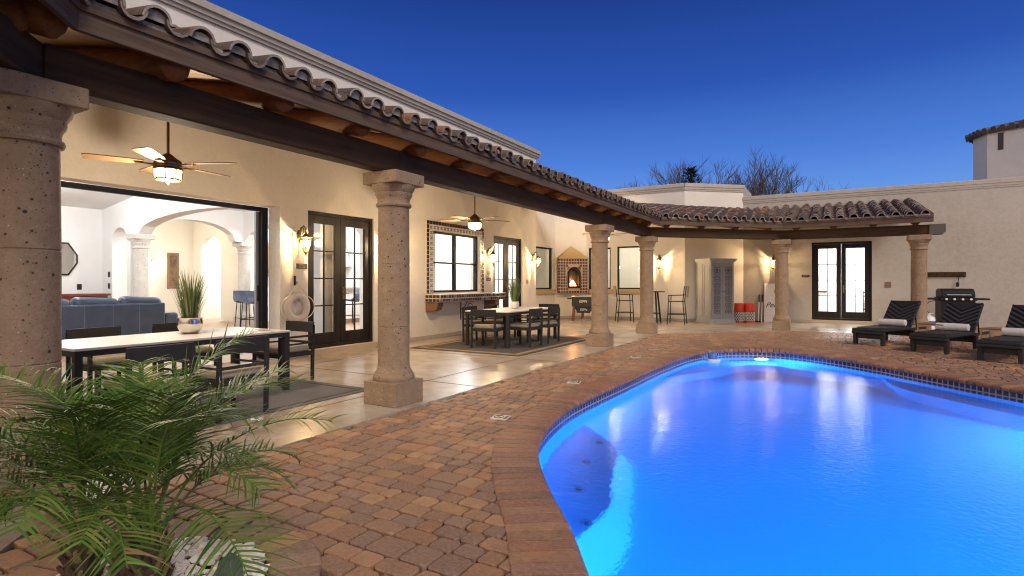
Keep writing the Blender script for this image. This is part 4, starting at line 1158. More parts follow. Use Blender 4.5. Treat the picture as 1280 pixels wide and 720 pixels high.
def make_barchair():
    t = thing('bar_chair', '', 'bar chair', group='sling bar chairs at the bar table')
    w = .22
    for sx in (-1, 1):
        m = MB(); m.bar((sx * (w + .03), .24, 0), (sx * w, .20, .86), .026, .026); m.build('leg', CHAIRM, t)
        m = MB(); m.bar((sx * (w + .03), -.26, 0), (sx * w, -.20, .70), .026, .026); m.bar((sx * w, -.20, .70), (sx * w, -.25, 1.14), .026, .026); m.build('leg', CHAIRM, t)
        m = MB(); m.bar((sx * w, .23, .86), (sx * w, -.24, .875), .035, .02); m.build('armrest', CHAIRM, t)
    m = MB(); m.bar((-w, .2, .68), (w, .2, .68), .025, .025); m.bar((-w, -.2, .68), (w, -.2, .68), .025, .025)
    for z in (.30,): m.bar((-w - .02, .23, z), (w + .02, .23, z), .022, .022); m.bar((-w - .02, -.24, z), (w + .02, -.24, z), .022, .022)
    for sx in (-1, 1): m.bar((sx * (w + .02), .23, .30), (sx * (w + .02), -.24, .30), .022, .022); m.bar((sx * w, .2, .68), (sx * w, -.2, .68), .025, .025)
    m.build('stretcher', CHAIRM, t)
    m = MB(); m.box((0, 0, .69), (.42, .40, .012)); m.build('seat', MESHF, t)
    m = MB(); m.bar((-w + .012, -.226, .92), (-w + .012, -.25, 1.13), .01, .01); m.xprism([(-.207, .80), (.207, .80), (.207, 1.14), (-.207, 1.14)], (0, -.215, 0), (1, 0, 0), (0, -.115, 1), (0, 1, 0), .01); m.build('backrest', MESHF, t)
    return t
bc = make_barchair()
for i, (x, y, rz, lb) in enumerate([(-4.02, 16.85, H_ + .1, 'sling bar chair to the right of the bar table'), (-5.68, 16.98, -H_ + .5, 'sling bar chair in front of the recessed window, between the columns')]): place(bc, i == 0, (x, y, 0), rz, lb)

# ---- armoire
t = thing('armoire', 'tall grey armoire with two carved dark lattice doors', 'armoire', (-3.2, 17.67, 0), rad(45))
# local x along the front (0..0.85), y to the back (0..0.82)
w_, d_, h_ = .86, .80, 1.98
m = MB(); m.bx(.02, w_ - .02, .025, d_ - .02, .10, h_ - .10); m.build('body', GREYW, t)
m = MB(); m.bx(-.02, w_ + .02, -.02, d_, 0, .06); m.bx(0, w_, .0, d_ - .01, .06, .11)
m.xprism([(0, 0), (.03, .02), (.03, .05), (.07, .09), (.07, .12), (0, .12)], (0, 0, 0), (0, 0, 1), (0, 0, 1), (1, 0, 0), .01)
m.bx(-.01, w_ + .01, -.01, d_ - .005, h_ - .10, h_ - .06); m.bx(-.035, w_ + .035, -.035, d_ - .004, h_ - .06, h_ - .02); m.bx(-.055, w_ + .055, -.055, d_ - .003, h_ - .02, h_ + .005)
m.build('cornice', GREYW, t, bevel=.006)
m = MB()
for y0_, y1_ in ((.06, .36), (.44, .74)):
    m.bx(.008, .019, y0_, y0_ + .03, .2, h_ - .16); m.bx(.008, .019, y1_ - .03, y1_, .2, h_ - .16); m.bx(.008, .019, y0_ + .03, y1_ - .03, .2, .23); m.bx(.008, .019, y0_ + .03, y1_ - .03, h_ - .19, h_ - .16)
m.build('side_panel', GREYW, t, bevel=.003)
for k in range(2):
    x0 = .035 + k * .398; x1 = x0 + .39
    m = MB(); m.bx(x0, x0 + .075, 0, .024, .14, h_ - .13); m.bx(x1 - .075, x1, 0, .024, .14, h_ - .13); m.bx(x0 + .075, x1 - .075, 0, .024, .14, .25); m.bx(x0 + .075, x1 - .075, 0, .024, h_ - .24, h_ - .13); m.bx(x0 + .075, x1 - .075, .014, .022, .25, h_ - .24)
    dr = m.build('door', GREYD, t, bevel=.003)
    m = MB(); cx_ = (x0 + x1) / 2
    for q in range(7):
        zc = .36 + q * .21
        for sg in (-1, 1):
            m.tube(spiral((cx_ + sg * .055, .008, zc), (sg, 0, 0), (0, 0, 1), .062, .012, -1.9, 4.9, 16), .009, 5)
            m.tube(spiral((cx_ + sg * .05, .008, zc + .10), (sg, 0, 0), (0, 0, 1), .045, .012, 2.2, -3.6, 12), .008, 5)
        m.tube([(cx_, .008, zc - .1), (cx_, .008, zc + .1)], .008, 5)
    m.lathe([(.045, 0), (.045, .008), (.01, .01)], 16); nv = 16 * 3
    for q in range(len(m.v) - nv, len(m.v)):
        v = m.v[q]; m.v[q] = (v[0] + cx_, -v[2] + .004, v[1] + h_ - .36)
    m.build('carving', CARV, dr, smooth=True)
    m = MB(); m.cyl((x1 - .03 if k == 0 else x0 + .03, 0, .98), (x1 - .03 if k == 0 else x0 + .03, -.025, .98), .012, n=10); m.build('knob', IRON, dr)

# ---- red drums
def make_drum():
    t = thing('drum_stool', '', 'drum stool', group='red drum stools beside the armoire')
    m = MB(); m.lathe([(.02, .345), (.148, .345), (.152, .36), (.15, .58), (.146, .60), (.12, .60), (.11, .585), (.02, .585)], 28); m.build('drum', REDP, t, smooth=True)
    m = MB(); m.lathe([(.14, .03), (.143, .344), (.02, .344)], 28); m.build('core', BLACK, t, smooth=True)
    m = MB()
    for k in range(14):
        a0 = 2 * math.pi * k / 14
        for sg in (-1, 1):
            m.tube([(.147 * math.cos(a0 + sg * q / 10 * 1.25), .147 * math.sin(a0 + sg * q / 10 * 1.25), .05 + .28 * q / 10) for q in range(11)], .0075, 5)
    m.build('lattice', WHITE, t)
    m = MB(); m.lathe([(.02, 0), (.15, 0), (.152, .03), (.146, .045), (.02, .045)], 28); m.build('base_ring', REDP, t, smooth=True)
    return t
dp = make_drum()
for i, (x, y, lb) in enumerate([(-2.50, 18.55, 'red drum stool with a lattice base, touching the armoire'), (-2.21, 18.62, 'red drum stool with a lattice base, on the side of the cornhole board')]): place(dp, i == 0, (x, y, 0), 0, lb)
# ---- cornhole board with script, poles
t = thing('cornhole_board', 'white cornhole board with black script standing on end against the wall', 'cornhole board', (-1.52, 19.22, 0))
b3 = Matrix.Rotation(rad(-6), 4, 'X')
m = MB(); m.bx(-.34, .34, 0, .02, 0, 1.22); m.bx(-.34, -.30, .02, .09, 0, 1.22); m.bx(.30, .34, .02, .09, 0, 1.22)
m.v = [tuple(b3 @ Vector(v)) for v in m.v]; m.build('board', WHITE, t, bevel=.004)
m = MB(); m.tube([b3 @ Vector((.02, -.002, .97)), b3 @ Vector((.02, .004, .97))], .085, 24); hp = m.build('hole', SIGNG, t)
m = MB()
for z in (.2, .4, .6, .82): m.bar(b3 @ Vector((-.34, -.001, z)), b3 @ Vector((.34, -.001, z)), .003, .004)
m.build('plank_line', M('plank_line', (.5, .5, .48), .7), t)
tx = text('Perso', .23, BLACK, b3 @ frame((-.31, -.004, .52), (1, 0, .06), (-.06, 0, 1)), t, shear=.45, align='LEFT')
for i, (x, a) in enumerate([(-2.02, 0), (-1.93, .012)]):
    t = thing('pool_pole', ['slim white pole with a black grip leaning left of the cornhole board', 'slim white pole with a black grip leaning right beside the cornhole board'][i], 'pole', (x, 19.30, 0))
    m = MB(); m.cyl((0, -.12, 0), (0, .07, .62), .016, n=10); m.build('shaft', WHITE, t)
    m = MB(); m.cyl((0, .0705, .62), (a, .115, .86), .018, n=10); m.build('grip', BLACK, t)
t = thing('cable_coil', 'black cable coiled on the floor by the drum stools', 'cable', (-2.02, 18.75, 0))
m = MB(); m.tube([(.1 * math.cos(k * .5) * (1 + .2 * math.sin(k)), .07 * math.sin(k * .5), .015 + .001 * k) for k in range(40)], .011, 6); m.build('cable', BLACK, t)

# ================================================================== WALL ITEMS
t = thing('life_ring', 'off white life ring with looped rope hanging on the wall', 'life ring', (FX + .06, 6.13, .84))
m = MB(); n1_, n2_ = 36, 14; vs = []; fs = []
for a in range(n1_):
    for b_ in range(n2_):
        A, B = 2 * math.pi * a / n1_, 2 * math.pi * b_ / n2_; rr = .19 + .065 * math.cos(B)
        vs.append((.05 * math.sin(B), rr * math.cos(A), rr * math.sin(A)))
for a in range(n1_):
    for b_ in range(n2_):
        fs.append((a * n2_ + b_, ((a + 1) % n1_) * n2_ + b_, ((a + 1) % n1_) * n2_ + (b_ + 1) % n2_, a * n2_ + (b_ + 1) % n2_))
m.add(vs, fs); m.build('ring', M('ring_vinyl', (.50, .45, .38), .55), t, smooth=True)
m = MB()
for k in range(4):
    A0 = math.pi / 4 + k * math.pi / 2; A1_ = A0 + math.pi / 2
    m.tube([(.03, (.255 + .07 * math.sin(math.pi * q / 10)) * math.cos(A0 + (A1_ - A0) * q / 10), (.255 + .07 * math.sin(math.pi * q / 10)) * math.sin(A0 + (A1_ - A0) * q / 10)) for q in range(11)], .008, 6)
m.tube([(.03, -.17, .19), (.02, -.03, .37), (.02, .0, .39), (.02, .03, .37), (.03, .17, .19)], .008, 6)
m.build('rope', M('rope', (.6, .54, .44), .9), t)
t = thing('wall_hook', 'small black hook holding the life ring', 'hook', (FX + .002, 6.13, 1.25))
m = MB(); m.box((.006, 0, .03), (.012, .03, .16)); m.tube([(.01, 0, -.02), (.05, 0, -.03), (.06, 0, .0), (.055, 0, .02)], .007, 6); m.build('hook', BLACKM, t)
def plaque(name, lb, loc, rz, w, h, base, lines, size, lm, cat='sign'):
    t = thing(name, lb, cat, loc, rz)
    m = MB(); m.box((.005, 0, 0), (.01, w, h)); m.build('plate', base, t, bevel=.002)
    for k, s_ in enumerate(lines):
        text(s_, size, lm, frame((.0105, 0, h * (.5 - (k + .5) / len(lines)) * .84), (0, 1, 0), (0, 0, 1)), t)
    return t
plaque('wall_plaque', 'small dark plaque with gold lettering under the first lantern', (FX + .001, 6.27, 1.52), 0, .22, .09, SIGNB, ['POOL', 'RULES'], .04, SIGNG)
t = thing('no_smoking_sign', 'small white sign with a red no smoking ring between window and door', 'sign', (FX + .001, 12.10, 1.49))
m = MB(); m.box((.004, 0, 0), (.008, .15, .15)); m.build('plate', SIGNW, t)
m = MB(); m.tube([(.0095, .055 * math.cos(k * .26), .055 * math.sin(k * .26)) for k in range(25)], .007, 5); m.bar((.0095, -.04, .04), (.0095, .04, -.04), .004, .012); m.build('red_ring', SIGNR, t)
m = MB(); m.box((.0095, 0, -.004), (.003, .07, .012)); m.build('cigarette', BLACK, t)
plaque('notice_sign', 'small grey notice below the no smoking sign', (FX + .001, 12.10, 1.33), 0, .20, .09, M('notice_grey', (.06, .07, .09), .5), ['NO SMOKING'], .022, SIGNW)
plaque('switch_plate', 'small tan switch plate beside the last lantern of the long wall', (FX + .001, 14.2, 1.27), 0, .09, .12, M('tan_plate', (.35, .23, .1), .5), [], .03, BLACK, 'switch')
plaque('wall_plaque', 'small dark plaque left of the end wall french door', (-.70, 19.449, 1.45), rad(-90), .22, .07, SIGNB, ['WELCOME'], .03, SIGNG)
plaque('outlet_cover', 'square brown outlet cover on the end wall', (1.42, 19.449, 1.18), rad(-90), .16, .16, M('outlet_brown', (.16, .10, .06), .5), [], .03, BLACK, 'outlet')
t = thing('tool_rack', 'dark wooden rack with hooks and a spatula on the end wall above the grill', 'rack', (2.75, 19.449, 1.47))
m = MB(); m.box((0, -.02, 0), (.90, .036, .14)); m.build('board', BEAMWOOD, t, bevel=.004)
m = MB()
for k in range(5): m.tube([(-.36 + k * .18, -.04, .02), (-.36 + k * .18, -.075, -.02), (-.36 + k * .18, -.08, .0)], .007, 6)
m.build('hook', BLACKM, t)
m = MB(); m.tube([(.30, -.07, .0), (.27, -.06, -.22)], .01, 6); m.box((.262, -.06, -.28), (.07, .008, .12)); m.build('spatula', BLACKM, t)

# ---- gas grill
t = thing('gas_grill', 'black gas grill with side shelves and a propane bottle behind the loungers', 'grill', (2.78, 18.25, 0), rad(6))
m = MB(); m.bx(-.36, .36, -.26, .26, .10, .78); m.build('cabinet', GRILLM, t, bevel=.01)
m = MB(); m.bx(-.362, -.003, -.268, -.261, .13, .70); m.build('door', GRILLM, t); m = MB(); m.bx(.003, .362, -.268, -.261, .13, .70); m.build('door', GRILLM, t)
m = MB(); m.bx(-.38, .38, -.30, .28, .781, .86); m.build('control_panel', BLACKM, t, bevel=.008)
for k in range(4):
    m = MB(); m.cyl((-.26 + k * .17, -.30, .82), (-.26 + k * .17, -.335, .82), .026, n=14); m.build('knob', STEEL, t)
m = MB(); pr = [(-.29, .862)] + [(-.285 + .0 * k, .862 + .0 * k) for k in range(0)] + [(-.28, .97), (-.24, 1.04), (-.15, 1.085), (.10, 1.09), (.26, 1.05), (.27, .862)]
m.xprism(pr, (-.35, 0, 0), (0, 1, 0), (0, 0, 1), (1, 0, 0), .70); lid = m.build('lid', GRILLM, t, bevel=.02)
m = MB(); m.tube([(-.25, -.33, .93), (.25, -.33, .93)], .013, 8); m.tube([(-.23, -.28, .93), (-.23, -.33, .93)], .009, 6); m.tube([(.23, -.28, .93), (.23, -.33, .93)], .009, 6); m.build('handle', STEEL, lid)
for sx in (-1, 1):
    m = MB(); m.bx(min(sx * .39, sx * .66), max(sx * .39, sx * .66), -.24, .24, .80, .845); m.build('side_shelf', BLACKM, t, bevel=.006)
for sx in (-1, 1):
    for sy in (-1, 1):
        m = MB(); m.cyl((sx * .3 - .02, sy * .2, .05), (sx * .3 + .02, sy * .2, .05), .05, n=14); m.build('caster', BLACK, t)
t = thing('propane_bottle', 'white propane bottle on the ground left of the grill', 'gas bottle', (2.22, 18.1, 0))
m = MB(); m.lathe([(.10, 0), (.14, .03), (.15, .08), (.15, .28), (.13, .34), (.06, .38), (.03, .39), (.03, .44), (.01, .44)], 20); m.build('tank', WHITE, t, smooth=True)
m = MB(); m.tube([(.10 * math.cos(k * .3), .10 * math.sin(k * .3), .44) for k in range(19)], .008, 6); m.build('collar', WHITE, t)
m = MB(); m.lathe([(.1515, .14), (.1515, .24)], 20); m.build('label_band', M('blue_label', (.05, .1, .4), .5), t)
m = MB(); m.tube([(0, 0, .44), (-.05, -.05, .5), (-.08, -.02, .62), (.0, .02, .74), (.14, .05, .78)], .01, 6); m.build('hose', BLACK, t)

# ---- loungers
def make_lounger():
    t = thing('sun_lounger', '', 'sun lounger', group='dark wicker sun loungers by the pool')
    # local: foot at y=0, head towards +y, width .64
    w = .285; LA = 1.22; ang = rad(47); LB = .74
    def strip_panel(o, u, v, L_, W_2, n_, mbx):
        # herringbone strips; every other one tinted paler to stand for highlights
        for k in range(n_):
            a = L_ * k / n_; da = L_ / n_ * .8; sl = W_2 * .75
            for sg in (-1, 1):
                q = [(0, a - 0), (sg * W_2, a + sl), (sg * W_2, a + sl + da), (0, a + da)]
                q = [(x, min(max(y_, 0.005), L_ - .005)) for x, y_ in q]
                if q[1][1] >= q[2][1] - 1e-4: continue
                vs = [o + u * x + v * y_ for x, y_ in q]; nn = u.cross(v).normalized() * .012
                mbx.add([p for p in vs] + [p + nn for p in vs], [(4, 5, 6, 7), (0, 1, 5, 4), (1, 2, 6, 5), (2, 3, 7, 6), (3, 0, 4, 7)], (.045, .042, .042) if k % 2 else (.008, .007, .008))
    m = MB(); m.bx(-w, w, 0, LA, .262, .325); m.bx(-w, w, -.012, .03, .215, .27); m.build('seat', WICKER, t, bevel=.02)
    m = MB(); strip_panel(Vector((0, .01, .3255)), Vector((1, 0, 0)), Vector((0, 1, 0)), LA - .02, w - .015, 20, m); m.build('seat_weave', WICKER2, t)
    v = Vector((0, math.cos(ang), math.sin(ang))); o = Vector((0, LA - .02, .31)); nn = Vector((1, 0, 0)).cross(v)
    m = MB(); m.xprism([(-w, 0), (w, 0), (w, LB), (-w, LB)], o, (1, 0, 0), v, -nn, .05); b_ = m.build('backrest', WICKER, t, bevel=.015)
    m = MB(); strip_panel(o + nn * .001, Vector((1, 0, 0)), v, LB, w - .012, 15, m); m.build('back_weave', WICKER2, b_)
    for sx in (-1, 1):
        m = MB(); m.bx(min(sx * w, sx * (w - .03)), max(sx * w, sx * (w - .03)), LA - .03, 1.95, .25, .30); m.build('side_rail', WICKER, t)
    for y_ in (.10, 1.40):
        for sx in (-1, 1):
            m = MB(); m.xprism([(-.05, 0), (.04, 0), (.055, .26), (-.055, .26)], (sx * (w - .035) - .03, y_, 0), (0, 1, 0), (0, 0, 1), (1, 0, 0), .06); m.build('leg', WICKER, t, bevel=.006)
        m = MB(); m.bx(-w + .06, w - .06, y_ - .02, y_ + .02, .12, .25); m.build('end_panel', WICKER, t)
    m = MB(); 
    for sx in (-1, 1): m.bar((sx * .22, LA + .45, .28), tuple(o + v * .5 + Vector((sx * .22, 0, 0)) - nn * .05), .02, .02)
    m.build('strut', BLACKM, t)
    return t
lp = make_lounger()
LR = -rad(27)
LO = [(.60, 12.98, 'dark wicker sun lounger nearest the french door, head end before the last column'), (1.46, 12.10, 'dark wicker sun lounger in the middle of the row, in front of the grill'), (2.24, 11.22, 'dark wicker sun lounger cut off by the right edge of the photo')]
for i, (x, y, lb) in enumerate(LO):
    place(lp, i == 0, (x, y, .012), LR, lb)
    dx, dy = -math.sin(LR), math.cos(LR)
    tt = thing('rolled_towel', ['rolled white towel on the lounger nearest the french door', 'rolled white towel on the middle lounger in front of the grill', 'rolled white towel on the lounger at the right edge'][i], 'towel', (x + dx * 1.08, y + dy * 1.08, .012 + .343 + .065), LR, 'rolled towels on the sun loungers')
    m = MB(); L_ = .25
    m.tube([(-L_, 0, 0), (-L_ + .01, 0, 0), (0, .004, 0), (L_ - .01, 0, 0), (L_, 0, 0)], [.058, .066, .07, .066, .058], 18)
    m.build('roll', TOWEL, tt, smooth=True)
    m = MB()
    for sx in (-1, 1): m.tube(spiral((sx * L_, 0, 0), (0, 1, 0), (0, 0, 1), .056, .008, 0, 15, 40), .006, 5)
    m.tube([(-L_ + .01, .045, .052), (0, .048, .056), (L_ - .01, .045, .052)], .012, 6)
    m.build('fold', TOWEL, tt, smooth=True)
def make_sidetable():
    t = thing('side_table', '', 'side table', group='small brass side tables between the loungers')
    m = MB(); m.box((0, 0, .445), (.44, .44, .02)); m.build('tabletop', M('table_wood', (.16, .10, .05), .4), t, bevel=.003)
    for sx in (-1, 1):
        for sy in (-1, 1):
            m = MB(); m.bar((sx * .2, sy * .2, 0), (sx * .2, sy * .2, .435), .02, .02); m.build('leg', GOLD, t)
    m = MB()
    for sx in (-1, 1): m.bar((sx * .2, -.2, .425), (sx * .2, .2, .425), .018, .018)
    for sy in (-1, 1): m.bar((-.2, sy * .2, .425), (.2, sy * .2, .425), .018, .018)
    m.build('rim', GOLD, t)
    return t
stp = make_sidetable()
for i, (x, y, lb) in enumerate([(1.72, 13.35, 'small brass side table between the first and middle loungers'), (2.52, 12.5, 'small brass side table between the middle lounger and the one at the right edge')]): place(stp, i == 0, (x, y, .003), LR, lb)

# ---- depth markers in the deck
def make_marker():
    t = thing('depth_marker', '', 'deck tile', group='white marker tiles let into the brick deck')
    m = MB(); m.box((0, 0, .0), (.155, .155, .012)); m.build('tile', M('marker_white', (.62, .58, .52), .5, var=(30, (.45, .42, .38), .5)), t, bevel=.002)
    m = MB(); m.tube([(.045 * math.cos(k * .2618), .045 * math.sin(k * .2618) - .012, .0065) for k in range(25)], .004, 5); m.bar((-.03, -.042, .007), (.03, .018, .007), .007, .002); m.box((0, .056, .007), (.11, .022, .002)); m.build('symbol', BLACK, t)
    return t
mk = make_marker()
for i, (x, y, lb) in enumerate([(-2.64, 4.36, 'white marker tile in the deck nearest the camera'), (-2.78, 6.36, 'white marker tile in the deck, middle of the row'), (-2.82, 9.0, 'white marker tile in the deck farthest along the pool')]): place(mk, i == 0, (x, y, .006), rad(-78), lb)
# skimmer at the far corner of the pool
i_ = near_i(-2.12, 10.0); p = POOL[i_]
t = thing('pool_skimmer', 'blue and white floating chlorine dispenser at the far corner of the pool', 'chlorine floater', (p.x + .28, p.y + .35, WL))
m = MB(); m.lathe([(.06, -.12), (.07, -.02), (.13, -.01), (.13, .03), (.03, .035)], 20); m.build('float', WHITE, t, smooth=True)
m = MB(); m.lathe([(.085, .036), (.08, .09), (.06, .13), (.02, .15)], 20); m.build('cap', M('floater_blue', (.03, .14, .5), .4), t, smooth=True)

# ================================================================== PLANTER AND PALM
mb = MB(); nseg = 30
for k in range(nseg):
    a0, a1 = 2 * math.pi * k / nseg + .008, 2 * math.pi * (k + 1) / nseg - .008
    P = [(CENT[0] + r_ * math.cos(a), CENT[1] + r_ * math.sin(a)) for r_, a in ((CR_IN, a0), (CR_OUT, a0), (CR_OUT, a1), (CR_IN, a1))]
    stone(mb, P, -.05, .012 + R.uniform(-.002, .002), jit(R.choice(BC), .22), .008)
o = mb.build('planter_ring', BRICK); tag(o, 'round ring of brick pavers edging the palm bed', 'planter ring', kind='structure')
mb = MB()
for k in range(900):
    a = R.uniform(0, 2 * math.pi); r_ = CR_IN * .98 * math.sqrt(R.random()); s_ = R.uniform(.014, .030)
    cx_, cy_ = CENT[0] + r_ * math.cos(a), CENT[1] + r_ * math.sin(a)
    zc = .0 + .05 * (1 - (r_ / CR_IN) ** 2) + R.uniform(0, .02) - .012
    e1 = R.uniform(0, 6.3); M3 = Matrix.Rotation(e1, 3, 'Z') @ Matrix.Rotation(R.uniform(-.7, .7), 3, 'X')
    # irregular angular pebble from a perturbed octahedron-ish solid
    vs = []
    for (x, y, z) in ((1, 0, 0), (.6, .7, .1), (-.2, .9, 0), (-.9, .3, .1), (-.8, -.6, 0), (.3, -.9, .05), (.2, .2, .62), (-.3, -.2, .6), (.0, 0, -.55)):
        v = Vector((x * R.uniform(.8, 1.2) * 1.25, y * R.uniform(.75, 1.15), z * R.uniform(.8, 1.3))) * s_
        vs.append(M3 @ v + Vector((cx_, cy_, zc)))
    mb.add(vs, [(0, 1, 6), (1, 2, 6), (2, 3, 7), (2, 7, 6), (3, 4, 7), (4, 5, 7), (5, 6, 7), (5, 0, 6), (1, 0, 8), (2, 1, 8), (3, 2, 8), (4, 3, 8), (5, 4, 8), (0, 5, 8)], jit(R.choice([(.84, .80, .73), (.76, .70, .62), (.88, .85, .80), (.80, .72, .62)]), .12))
o = mb.build('gravel', PEBBLE, bevel=.002, smooth=True, auto=60); tag(o, 'white pebbles filling the round palm bed', 'pebbles', kind='stuff')
t = thing('garden_rock', 'dark blue grey split stone standing among the white pebbles', 'rock', (-2.17, 1.40, .02), .4)
m = MB(); m.add([(-.045, -.035, 0), (.05, -.04, 0), (.05, .04, 0), (-.04, .045, 0), (-.04, -.01, .07), (.025, -.02, .12), (.045, .03, .08), (-.015, .035, .10)], [(3, 2, 1, 0), (4, 5, 6, 7), (0, 1, 5, 4), (1, 2, 6, 5), (2, 3, 7, 6), (3, 0, 4, 7)]); m.build('stone', SLATE, t, bevel=.008)

palm = thing('pygmy_palm', 'three-stemmed pygmy date palm with arching green fronds in the round bed', 'palm', (-2.36, 1.08, 0))
def frond(base, az, elev, L_, droop, parent, hang=0.0, dens=1.0, name='frond', dry=False):
    m = MB(); N = 22; p = Vector(base); e = elev; pts = [p.copy()]; dirs = []
    for k in range(N):
        d = Vector((math.cos(az) * math.cos(e), math.sin(az) * math.cos(e), math.sin(e))); dirs.append(d)
        p = p + d * L_ / N; pts.append(p.copy()); e -= droop / N * (1 + .9 * k / N); az += R.uniform(-.01, .01)
    dirs.append(dirs[-1])
    gc = jit((.10, .15, .03), .25)
    m.tube(pts, [.0055 * (1 - .85 * k / N) + .0006 for k in range(N + 1)], 5, gc)
    nl = int(36 * dens)
    for k in range(nl):
        u = .30 + .70 * k / nl; f = u * N; i0 = min(int(f), N - 1); q = pts[i0].lerp(pts[i0 + 1], f - i0); d = dirs[i0]
        side = d.cross(Vector((0, 0, 1)))
        if side.length < .05: side = Vector((math.sin(az), -math.cos(az), 0))
        side.normalize(); upv = side.cross(d).normalized()
        ll = (.05 + .17 * math.sin(math.pi * min(1, max(.0, (u - .22)) * 1.2)) ** .7) * L_ / .8 * R.uniform(.85, 1.1)
        for sg in (-1, 1):
            fw = R.uniform(.55, .95); lf = (side * sg * 1.0 + d * fw + upv * R.uniform(.05, .45)).normalized()
            wv = lf.cross(upv).normalized(); w_ = .0035 * R.uniform(.8, 1.25)
            vs = []; x = q.copy(); sagg = R.uniform(.25, .8)
            for s_ in range(5):
                tt = s_ / 4; wd = w_ * (1 - tt ** 2.2) + .0003; vs += [x - wv * wd, x + wv * wd]
                x = x + (lf + Vector((0, 0, -sagg * tt))).normalized() * ll / 4
            cl = jit(R.choice([(.07, .15, .02), (.05, .115, .018), (.10, .19, .03), (.15, .20, .04)]), .25)
            if dry and R.random() < .3: cl = (.20, .15, .06)
            m.add(vs, [(2 * s_, 2 * s_ + 1, 2 * s_ + 3, 2 * s_ + 2) for s_ in range(4)], cl)
    return m.build(name, LEAF, parent, fixn=False)
stems = [(-.07, -.09, .27, .048), (.03, .03, .29, .054), (.17, .03, .26, .05)]
for si, (sx, sy, hh, rr) in enumerate(stems):
    m = MB(); m.lathe([(rr * .95, -.03), (rr * 1.05, .04), (rr, .12), (rr * 1.08, .2), (rr * .8, hh), (rr * .3, hh + .05)], 14, (sx, sy, 0), (.09, .05, .03))
    for k in range(46):
        a = k * 2.4; z = .0 + hh * k / 46; c_ = jit(R.choice([(.16, .16, .04), (.10, .055, .025), (.20, .17, .06), (.07, .035, .02)]), .3)
        p0 = Vector((sx + rr * .85 * math.cos(a), sy + rr * .85 * math.sin(a), z)); p1 = p0 + Vector((math.cos(a) * .03, math.sin(a) * .03, .045))
        m.tube([p0, p1], [.016, .007], 5, c_)
    m.build('trunk', BARK, palm, smooth=True)
    nf = 15
    for k in range(nf):
        az = k * 2.399 + si * 1.3 + R.uniform(-.2, .2); lvl = k / nf
        el = rad(90 - 38 * lvl + R.uniform(-6, 6)); L_ = R.uniform(.68, .90)
        frond((sx + .02 * math.cos(az), sy + .02 * math.sin(az), hh + .02), az, el, L_, .85 + .35 * lvl + R.uniform(0, .4), palm, dens=1.0, dry=(lvl > .85))

# ================================================================== INTERIOR
def slab_box(name, mat, *b, parent=house):
    m = MB(); m.bx(*b); return m.build(name, mat, parent)
def arch_wall(name, P0, P1, th, z0, z1, s0, s1, spring, rise, mat, side_ops=(), hang=None):
    """wall along P0->P1 with one arched opening s0..s1, springing at 'spring', rising 'rise' """
    p = Vector((*P0, 0)); q = Vector((*P1, 0)); L_ = (q - p).length; d = (q - p) / L_; n = Vector((-d.y, d.x, 0)); N = 24
    m = MB()
    def blk(pts): m.xprism(pts, p, d, (0, 0, 1), n, th)
    ops = sorted([(s0, s1, spring, rise)] + list(side_ops)); cur = 0
    for a, b, sp_, ri in ops:
        if hang and a == s0:
            h0 = max(cur, a - hang[0]); blk([(cur, z0), (h0, z0), (h0, z1), (cur, z1)]) if h0 > cur else None; blk([(h0, sp_), (a, sp_), (a, z1), (h0, z1)])
        else: blk([(cur, z0), (a, z0), (a, z1), (cur, z1)])
        cur = b
        xs = [a + (b - a) * k / N for k in range(N + 1)]; zs = [sp_ + ri * math.sqrt(max(0, 1 - ((x - (a + b) / 2) / ((b - a) / 2)) ** 2)) for x in xs]
        for k in range(N): blk([(xs[k], zs[k]), (xs[k + 1], zs[k + 1]), (xs[k + 1], z1), (xs[k], z1)])
    if hang and hang[1]:
        h1 = min(L_, s1 + hang[1]); blk([(cur, spring), (h1, spring), (h1, z1), (cur, z1)]); cur = h1
    if cur < L_ - 1e-4: blk([(cur, z0), (L_, z0), (L_, z1), (cur, z1)])
    return m.build(name, mat, house)
slab_box('interior_floor', INFLOOR, -18.5, -8.03, -4, 14.7, -.2, .02)
# living room
W2X = -16.1
slab_box('interior_wall', WHITEWALL, W2X - .2, W2X, -4, 7.2, 0, 4.4)
m = MB(); m.add([(W2X, -4, 3.10), (-8.0, -4, 4.3), (-8.0, 7.0, 4.3), (W2X, 7.0, 3.10), (W2X, -4, 3.2), (-8.0, -4, 4.4), (-8.0, 7.0, 4.4), (W2X, 7.0, 3.2)], [(3, 2, 1, 0), (4, 5, 6, 7), (0, 1, 5, 4), (1, 2, 6, 5), (2, 3, 7, 6), (3, 0, 4, 7)]); m.build('interior_ceiling', WHITEWALL, house)
slab_box('interior_wall', WHITEWALL, W2X, -8.0, -4.2, -4, 0, 4.4)
m = MB(); m.bar((-15.9, 5.2, 3.05), (-9, 1.5, 3.75), .28, .28); m.build('ceiling_beam', M('ceiling_beam_grey', (.07, .08, .11), .5), house)
